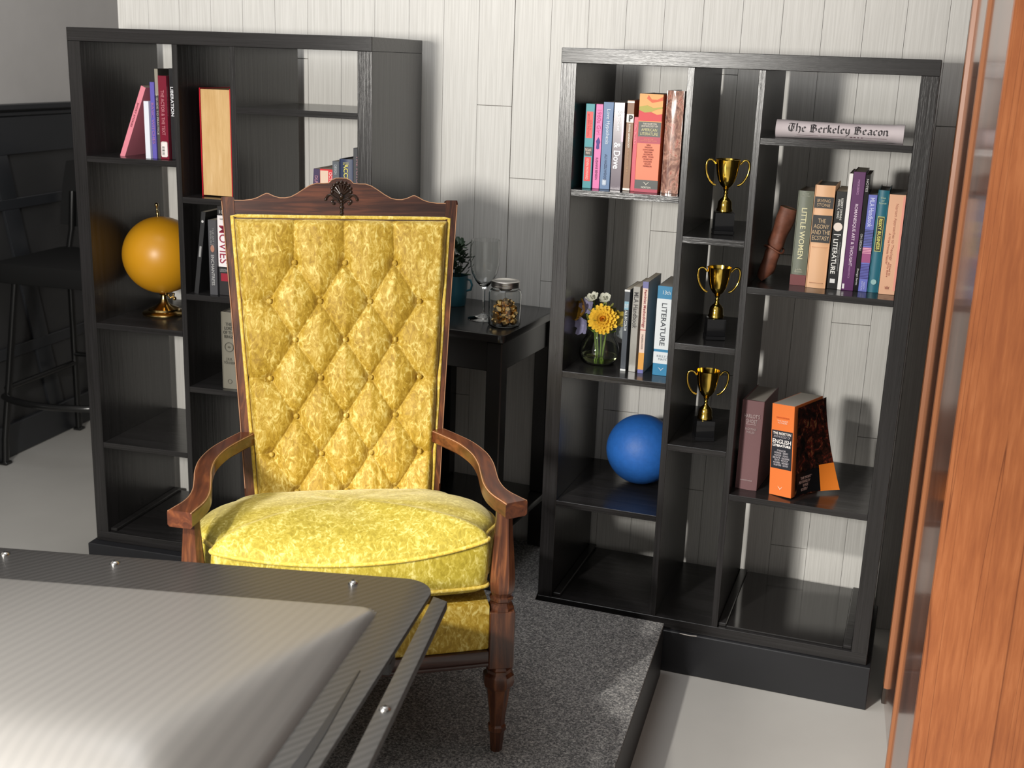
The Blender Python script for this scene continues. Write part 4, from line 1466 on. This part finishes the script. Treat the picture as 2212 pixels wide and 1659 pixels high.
def cs(x, z, r, o_=.012, sq=1.0):
    c = bp(x, z, o_)
    b.sphere(c, (r, r * .8, r * sq), 10)


for i in range(9):
    a = math.radians(-10 + i * 25)
    cs(.0215 * math.cos(a), 1.118 + .019 * math.sin(a), .0042)
for i in range(7):
    a = math.radians(15 + i * 25)
    q0, q1 = bp(.004 * math.cos(a), 1.108 + .004 * math.sin(a), .016), bp(.0165 * math.cos(a), 1.115 + .0165 * math.sin(a), .013)
    b.tube([q0, q1], [.0022, .0034], 8)
cs(0, 1.104, .0055, .017)
for s_ in (-1, 1):
    pts = [(.008, 1.098), (.016, 1.102), (.024, 1.108), (.031, 1.106), (.036, 1.099)]
    b.tube([bp(s_ * x, z, .0135) for x, z in catmull([(p_[0], p_[1], 0) for p_ in pts], 4) for x, z in [(x, z)]] if False else [bp(s_ * q.x, q.y, .0135) for q in catmull([(p_[0], p_[1], 0) for p_ in pts], 4)], .0026, 8)
    cs(s_ * .036, 1.098, .0036)
    pts = [(.004, 1.090), (.010, 1.096), (.018, 1.098), (.022, 1.093), (.018, 1.088)]
    b.tube([bp(s_ * q.x, q.y, .0135) for q in catmull([(p_[0], p_[1], 0) for p_ in pts], 4)], .0022, 8)
    cs(s_ * .0175, 1.0885, .0036)
for z, r in ((1.094, .0048), (1.087, .0042), (1.080, .0052), (1.073, .0036), (1.067, .0044), (1.061, .0030), (1.0575, .0020)):
    cs(0, z, r, .0125)
b.prism([(.024 * math.cos(a * PI / 14), .020 * math.sin(a * PI / 14)) for a in range(28)], 0, .003, basis(bp(0, 1.113, .009), (1, 0, 0), RC))
b.obj('carved_shell', MCARVE, chair, 60)

# tufted back pad as a real relief
Z0, Z1 = .402, 1.054


def xl(z):
    return -.197 + (-.244 + .197) * (z - Z0) / (Z1 - Z0)


def xr(z):
    return .205 + (.247 - .205) * (z - Z0) / (Z1 - Z0)


rows = []
dx_, dz_ = .1150, .0873
for k in range(7):
    z = .955 - k * dz_
    if k % 2 == 0:
        rows.append([(.006 + dx_ * i, z) for i in (-1, 0, 1)])
    else:
        rows.append([(.006 + dx_ * (i + .5), z) for i in (-2, -1, 0, 1)])
btn = [p_ for r in rows for p_ in r]
seg = []
for k in range(6):
    for a in rows[k]:
        for c_ in rows[k + 1]:
            if abs(abs(a[0] - c_[0]) - dx_ / 2) < .01:
                seg.append((a, c_))
for a in rows[0]:
    seg.append((a, (a[0] * .98, Z1 + .02)))
for a in rows[6]:
    seg.append((a, (a[0], Z0 - .02)))
for k in (1, 3, 5):
    seg.append((rows[k][0], (-.30, rows[k][0][1] + .002)))
    seg.append((rows[k][-1], (.30, rows[k][-1][1] - .002)))
nu, nv = 210, 300
U, V = np.meshgrid(np.linspace(0, 1, nu), np.linspace(0, 1, nv))
ZZ = Z0 + (Z1 - Z0) * V
XL = -.197 - .047 * V
XR = .205 + .042 * V
XX = XL + (XR - XL) * U
dist = np.full(XX.shape, 9.0)
for (x0, z0), (x1, z1) in seg:
    ex_, ez_ = x1 - x0, z1 - z0
    tt_ = np.clip(((XX - x0) * ex_ + (ZZ - z0) * ez_) / (ex_ ** 2 + ez_ ** 2), 0, 1)
    dd_ = np.hypot(XX - x0 - tt_ * ex_, ZZ - z0 - tt_ * ez_)
    dist = np.minimum(dist, dd_)
bd = np.full(XX.shape, 9.0)
for x0, z0 in btn:
    bd = np.minimum(bd, np.hypot(XX - x0, ZZ - z0))
q = np.clip(dist / .040, 0, 1)
pil = np.sqrt(np.clip(1 - (1 - q) ** 2, 0, 1)) * .012 + .0
pil = pil + .006 * np.clip(dist / .06, 0, 1)
pil -= .011 * np.exp(-(bd / .013) ** 2) + .004 * np.exp(-(bd / .03) ** 2)
edge = np.minimum(np.minimum(XX - XL, XR - XX), np.minimum(Z1 - ZZ, ZZ - Z0 + .02))
ef = np.sqrt(np.clip(1 - (1 - np.clip(edge / .018, 0, 1)) ** 2, 0, 1))
rng = np.random.default_rng(5)
wr = np.zeros(XX.shape)
for _ in range(26):
    kx, kz, ph = rng.normal(0, 190), rng.normal(0, 90), rng.uniform(0, 6.28)
    wr += np.sin(kx * XX + kz * ZZ + ph)
wr *= .00013
off = -.006 + ef * (.026 + pil + wr)
vs = []
for j_ in range(nv):
    for i_ in range(nu):
        vs.append(bp(float(XX[j_, i_]), float(ZZ[j_, i_]), float(off[j_, i_])))
fs = [(j_ * nu + i_, j_ * nu + i_ + 1, (j_ + 1) * nu + i_ + 1, (j_ + 1) * nu + i_) for j_ in range(nv - 1) for i_ in range(nu - 1)]
me = bpy.data.meshes.new('back_cushion')
me.from_pydata([tuple(v) for v in vs], [], fs)
me.materials.append(MVELB)
me.shade_smooth()
pad = bpy.data.objects.new('back_cushion', me)
COL.objects.link(pad)
pad.parent = chair
for x0, z0 in btn:
    B().sphere((0, 0, 0), (.0062, .0062, .0032), 14, basis(bp(x0, z0, .0205), (1, 0, 0), RC)).obj('button', MVELB, pad, 70)
# welt round the pad
wl_ = [bp(xl(z) - .003, z, .012) for z in np.linspace(Z0, Z1 + .004, 12)] + [bp(x, Z1 + .004, .012) for x in np.linspace(-.235, .240, 14)] + [bp(xr(z) + .003, z, .012) for z in np.linspace(Z1 + .004, Z0, 12)]
B().tube([Vector(p_) for p_ in wl_], .0042, 8).obj('back_welt', MPIPE, chair, 60)
# rear board of the back
B().prism([(-.20, .0), (.207, .0), (.25, .66), (-.247, .66)], -.022, -.012, basis(bp(0, .402, 0), (1, 0, 0), RC)).obj('back_board', MWAL, chair, 30)

# seat cushion: boxed and crowned


def foot(a, s_=1.0, hx_f=.268, y0=-.030):
    """superellipse-like footprint, a in 0..2pi"""
    pass


def seat_outline(n=120):
    P = [(-.262, -.018), (-.15, -.034), (0, -.040), (.15, -.034), (.266, -.018), (.272, .02), (.283, .05), (.306, .10), (.312, .20), (.300, .30), (.262, .38), (.222, .435), (0, .448), (-.222, .435), (-.262, .38), (-.300, .30), (-.312, .20), (-.306, .10), (-.280, .05), (-.268, .02)]
    out = []
    N = len(P)
    for i in range(N):
        p0, p1, p2, p3 = [Vector((*P[(i + k) % N], 0)) for k in (-1, 0, 1, 2)]
        for j_ in range(6):
            q_ = j_ / 6
            out.append(0.5 * ((2 * p1) + (p2 - p0) * q_ + (2 * p0 - 5 * p1 + 4 * p2 - p3) * q_ * q_ + (3 * p1 - p0 - 3 * p2 + p3) * q_ ** 3))
    return out


OUT = seat_outline()
ctr = Vector((0, .20, 0))


def rimz(p_):
    # height of the top piping: front edge dips in the middle, rear sits lower
    f_ = max(0, min(1, (p_.y + .04) / .48))
    zf = .456 + .030 * (abs(p_.x) / .27) ** 2.2
    if p_.x > 0:
        zf += .006 * (p_.x / .27) ** 2
    return zf * (1 - f_) + .408 * f_


b = B()
bm = b.bm
levels = []
# bottom crown, bottom rim, top rim, crown rings
for s_, kind in [(0.0, 'b'), (.55, 'b'), (.85, 'b'), (.955, 'b'), (.995, 'r0'), (1.004, 'm1'), (1.006, 'm2'), (.998, 'r1')] + [(s_, 't') for s_ in (.985, .96, .92, .86, .78, .68, .56, .42, .28, .14, 0)]:
    ring = []
    for p_ in OUT:
        q_ = ctr + (p_ - ctr) * s_
        rz_ = rimz(p_)
        zb = .386 - .022 * (1 if q_.y < .1 else 1 - (q_.y - .1))
        if kind == 'b':
            z = .352 + .030 * (s_ ** 6)
            z = min(z, .39)
        elif kind == 'r0':
            z = .389
        elif kind == 'm1':
            z = .389 + (rz_ - .389) * .35
        elif kind == 'm2':
            z = .389 + (rz_ - .389) * .7
        elif kind == 'r1':
            z = rz_
        else:
            d_ = 1 - s_
            crown = .056 * math.sqrt(max(0, 1 - (1 - min(1, d_ * 1.35)) ** 2))
            z = rz_ * s_ + (.448) * (1 - s_) + crown
            # dip towards the back
            z -= .018 * max(0, (q_.y - .22) / .2) * d_
            z += .0016 * math.sin(q_.x * 55 + q_.y * 30) * d_ + .0012 * math.sin(q_.x * 90 - q_.y * 70) * d_
        if q_.y > .40 and kind != 'b':
            z = min(z, .45)
        ring.append(bm.verts.new((q_.x, q_.y, z)))
    levels.append(ring)
n = len(OUT)
for A, C_ in zip(levels, levels[1:]):
    for k in range(n):
        bm.faces.new((A[k], A[(k + 1) % n], C_[(k + 1) % n], C_[k]))
bmesh.ops.remove_doubles(bm, verts=bm.verts, dist=1e-6)
bmesh.ops.recalc_face_normals(bm, faces=bm.faces)
cush = b.obj('seat_cushion', MVELS, chair, 75)
B().tube([Vector((p_.x * 1.003, .2 + (p_.y - .2) * 1.003, rimz(p_) + .001)) for p_ in OUT], .0042, 8, True).obj('top_piping', MPIPE, cush, 60)
B().tube([Vector((p_.x * 1.003, .2 + (p_.y - .2) * 1.003, .389)) for p_ in OUT], .0040, 8, True).obj('bottom_piping', MPIPE, cush, 60)

# upholstered apron / seat base and wooden rails
fr_ = [(-.280 + .560 * i / 16, -.018 - .020 * math.sin(PI * i / 16)) for i in range(17)]
b = B()
b.prism(fr_ + [(.280, .05), (.225, .44), (-.225, .44), (-.280, .05)], .246, .350, None, .006)
b.obj('seat_base', MVELB, chair, 40)
b = B()
b.prism([(x, y - .006) for x, y in fr_] + [(.280, .03), (-.280, .03)], .212, .246, None, .003)
b.prism([(x * 1.0, y - .009) for x, y in fr_] + [(.280, .0), (-.280, .0)], .212, .220, None, .001)
b.obj('front_rail', MWALX, chair, 30)
for sx in (-1, 1):
    po = [(.290, .02), (.225, .47), (.200, .47), (.262, .02)]
    if sx < 0:
        po = [(-x, y) for x, y in po][::-1]
    B().prism(po, .206, .246, None, .003).obj('side_rail', MWAL, chair, 30)
B().quadbox((-.200, .445, .206), (.200, .468, .300), .003).obj('rear_rail', MWAL, chair, 30)
for sx in (-1, 1):
    po = [(.285, .02), (.232, .44), (.222, .44), (.270, .02)]
    if sx < 0:
        po = [(-x, y) for x, y in po][::-1]

# ------------------------------------------------------------------ bar stool at far left
st = thing('bar_stool', 'black bar stool with footrest ring in front of the dark wainscot', 'stool', (-2.07, 1.0, 0))
for sx in (-1, 1):
    for sy in (-1, 1):
        x0, y0, x1, y1 = sx * .222, sy * .238, sx * .170, sy * .170
        B().tube([(x0, y0, .004), (x0 * .93 + x1 * .07, y0 * .93 + y1 * .07, .1), (x1, y1, .70)], .0135, 10).quadbox((x0 - .018, y0 - .018, 0), (x0 + .018, y0 + .018, .012), .003).obj('leg', MTUBE, st, 40)
fr2 = [(-.212, -.228, .27), (-.15, -.262, .27), (-.05, -.285, .27), (.05, -.285, .27), (.15, -.262, .27), (.212, -.228, .27)]
B().tube(catmull(fr2, 4), .0135, 10).obj('footrest', MTUBE, st, 60)
for sx in (-1, 1):
    B().tube([(sx * .205, -.22, .30), (sx * .205, .22, .30)], .012, 10).obj('side_rung', MTUBE, st, 60)
B().tube([(-.20, .205, .34), (.20, .205, .34)], .010, 10).obj('rear_rung', MTUBE, st, 60)
B().prism(rrect(.235, .225, .05), .705, .785, None, .018).obj('seat', MSTOOL, st, 50)
for sx in (-1, 1):
    B().tube([(sx * .19, .19, .74), (sx * .195, .235, .85), (sx * .20, .262, 1.0)], .013, 10).obj('back_upright', MTUBE, st, 60)


def sback(u, v, o_):
    x = -.245 + .49 * u
    w_ = 1 - .10 * v * v
    return (x * w_, .262 + o_ + .03 * v - .10 * (abs(u - .5) * 2) ** 2.2 * .6 + .03, .87 + (.25) * v + .02 * math.sin(PI * u) * v - .03 * (1 - v) * math.sin(PI * u))


b = B()
b.grid(lambda u, v: sback(u, v, 0), 16, 10)
b.grid(lambda u, v: sback(1 - u, v, .035), 16, 10)
for fn in (lambda u, v: sback(0, u, .035 * v), lambda u, v: sback(1, 1 - u, .035 * v), lambda u, v: sback(u, 1, .035 * v), lambda u, v: sback(1 - u, 0, .035 * v)):
    b.grid(fn, 16 if fn else 10, 3)
b.obj('backrest', MSTOOL, st, 50)

# ------------------------------------------------------------------ wooden cabinet at the right edge
cb = thing('wooden_cabinet', 'tall reddish-brown polished wooden cabinet at the right edge', 'cabinet', (0.944, -0.61, 0))
HC = 2.25
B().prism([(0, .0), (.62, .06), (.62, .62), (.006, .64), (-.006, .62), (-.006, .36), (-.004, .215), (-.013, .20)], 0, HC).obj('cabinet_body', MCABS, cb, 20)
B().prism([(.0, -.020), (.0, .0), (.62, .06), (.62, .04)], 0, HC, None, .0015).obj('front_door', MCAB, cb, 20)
B().prism([(-.0135, .205), (-.0195, .210), (-.0195, .230), (-.006, .232), (-.004, .205)], 0, HC).obj('edge_bead', MBEAD, cb, 20)
B().prism([(-.006, .545), (-.0145, .548), (-.0145, .575), (-.006, .577)], .06, HC).obj('edge_bead', MBEAD, cb, 20)
B().prism([(-.006, .577), (-.013, .579), (-.013, .60), (-.006, .60)], .0, .9 * HC).obj('dark_edge', mat('dark_brown_edge', (.03, .02, .014), .5), cb, 20)

# ------------------------------------------------------------------ foreground carbon-fibre panel
PA = math.radians(9.0)
fc = thing('carbon_fibre_panel', 'dark carbon-fibre panel with raised hump and rim screws, in the left foreground', 'panel', (0.0354, -1.028, 0.645), PA)
fc.scale = (1.0626, 1.0626, 1.0626)
# local frame: x to the right (0 = right edge), y away from the camera (0 = far edge)
PW, PD = 1.25, .95
rc = .055
pl_ = []
for cx_, cy_, a0 in ((-rc, -rc, 0), (-PW + rc, -rc, 90), (-PW + rc, -PD + rc, 180), (-rc, -PD + rc, 270)):
    for i in range(9):
        a = math.radians(a0 + 90 * i / 8)
        yy = cy_ + rc * math.sin(a)
        pl_.append((cx_ + rc * math.cos(a) + (.110 * (yy + .10) if cx_ > -.5 and yy < -.10 else 0), yy))
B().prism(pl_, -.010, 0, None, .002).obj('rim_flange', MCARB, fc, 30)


def hump(nu=170, nv=130):
    x0, x1, y0, y1 = -.070, -PW + .16, -.125, -PD + .10
    xs = np.linspace(x0, x1, nu)
    ys = np.linspace(y0, y1, nv)
    X, Y = np.meshgrid(xs, ys)
    ur = np.maximum(x0 - X, 1e-6)
    ul = np.maximum(X - x1, 1e-6)
    vf = np.maximum(y0 - Y, 1e-6)
    vn = np.maximum(Y - y1, 1e-6)
    a_, b_, p = .17, .85, 6
    h = ((1 / (a_ * vf)) ** p + (1 / (b_ * ur)) ** p + (1 / (.6 * ul)) ** p + (1 / (.6 * vn)) ** p + (1 / .13) ** p) ** (-1 / p)
    # rounded corner next to the chair
    r = .03
    dxr = np.clip(r - ur, 0, None)
    dyr = np.clip(r - vf, 0, None)
    dr = r - np.hypot(dxr, dyr)
    inside = np.where((ur < r) & (vf < r), np.clip(dr / .006, 0, 1), np.clip(np.minimum(ur, vf) / .006, 0, 1))
    h = h * inside + .0045 * inside - .0005
    X = X + .10 * (Y + .1)
    V = [(float(X[j, i]), float(Y[j, i]), float(h[j, i])) for j in range(nv) for i in range(nu)]
    F = [(j * nu + i, (j + 1) * nu + i, (j + 1) * nu + i + 1, j * nu + i + 1) for j in range(nv - 1) for i in range(nu - 1)]
    me_ = bpy.data.meshes.new('hump')
    me_.from_pydata(V, [], F)
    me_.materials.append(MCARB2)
    me_.shade_smooth()
    bm_ = bmesh.new()
    bm_.from_mesh(me_)
    bmesh.ops.recalc_face_normals(bm_, faces=bm_.faces)
    if sum(f_.normal.z for f_ in bm_.faces) < 0:
        bmesh.ops.reverse_faces(bm_, faces=bm_.faces)
    bm_.to_mesh(me_)
    bm_.free()
    o_ = bpy.data.objects.new('raised_hump', me_)
    COL.objects.link(o_)
    o_.parent = fc


hump()
B().prism([(-.0600, -.33), (-.0585, -.33), (-.066, -.50), (-.078, -.66), (-.100, -.90), (-.125, -.90), (-.100, -.66), (-.078, -.50)], .0, .0012, None, .0003).obj('groove_shade_strip', MBLK, fc, 30)  # flat black strip standing in for the shade of a groove


def screw(x, y, z, par=fc):
    b_ = B()
    b_.lathe([(0, .0055), (.003, .0053), (.0065, .0036), (.0085, .0008), (.0085, -.001)], 20, Matrix.Translation((x, y, z)))
    s_ = b_.obj('screw', MSCREW, par, 50)
    q_ = B()
    q_.quadbox((x - .0032, y - .0008, z + .0045), (x + .0032, y + .0008, z + .0062))
    q_.quadbox((x - .0008, y - .0032, z + .0045), (x + .0008, y + .0032, z + .0062))
    q_.obj('cross_recess', MSLOT, s_, 0)


for x, y in ((-.565, -.032), (-.138, -.037), (-.768, -.029)):
    screw(x, y, 0)
# separate edge strip
b = B()
b.prism([(.006, -.063), (.032, -.078), (.032 - .0445, -.92), (.006 - .0445, -.92)], -.016, .0, None, .002)
b.obj('edge_strip', MCARB, fc, 30)
screw(-.001, -.43, 0)
# hidden support under the panel
B().quadbox((-1.0, -.88, -.592), (-.62, -.50, -.012), .01).obj('pedestal', MBLK, fc, 30)
B().quadbox((-1.08, -.94, -.605), (-.54, -.44, -.592), .004).obj('pedestal_foot', MBLK, fc, 30)
b = B()
for y0 in (-.25, -.75):
    b.quadbox((-1.15, y0 - .02, -.040), (-.012 + .053 * y0, y0 + .02, -.0165), .003)
b.obj('cross_batten', MBLK, fc, 30)
for o in list(bpy.data.objects):
    if '_w' in o:
        del o['_w']
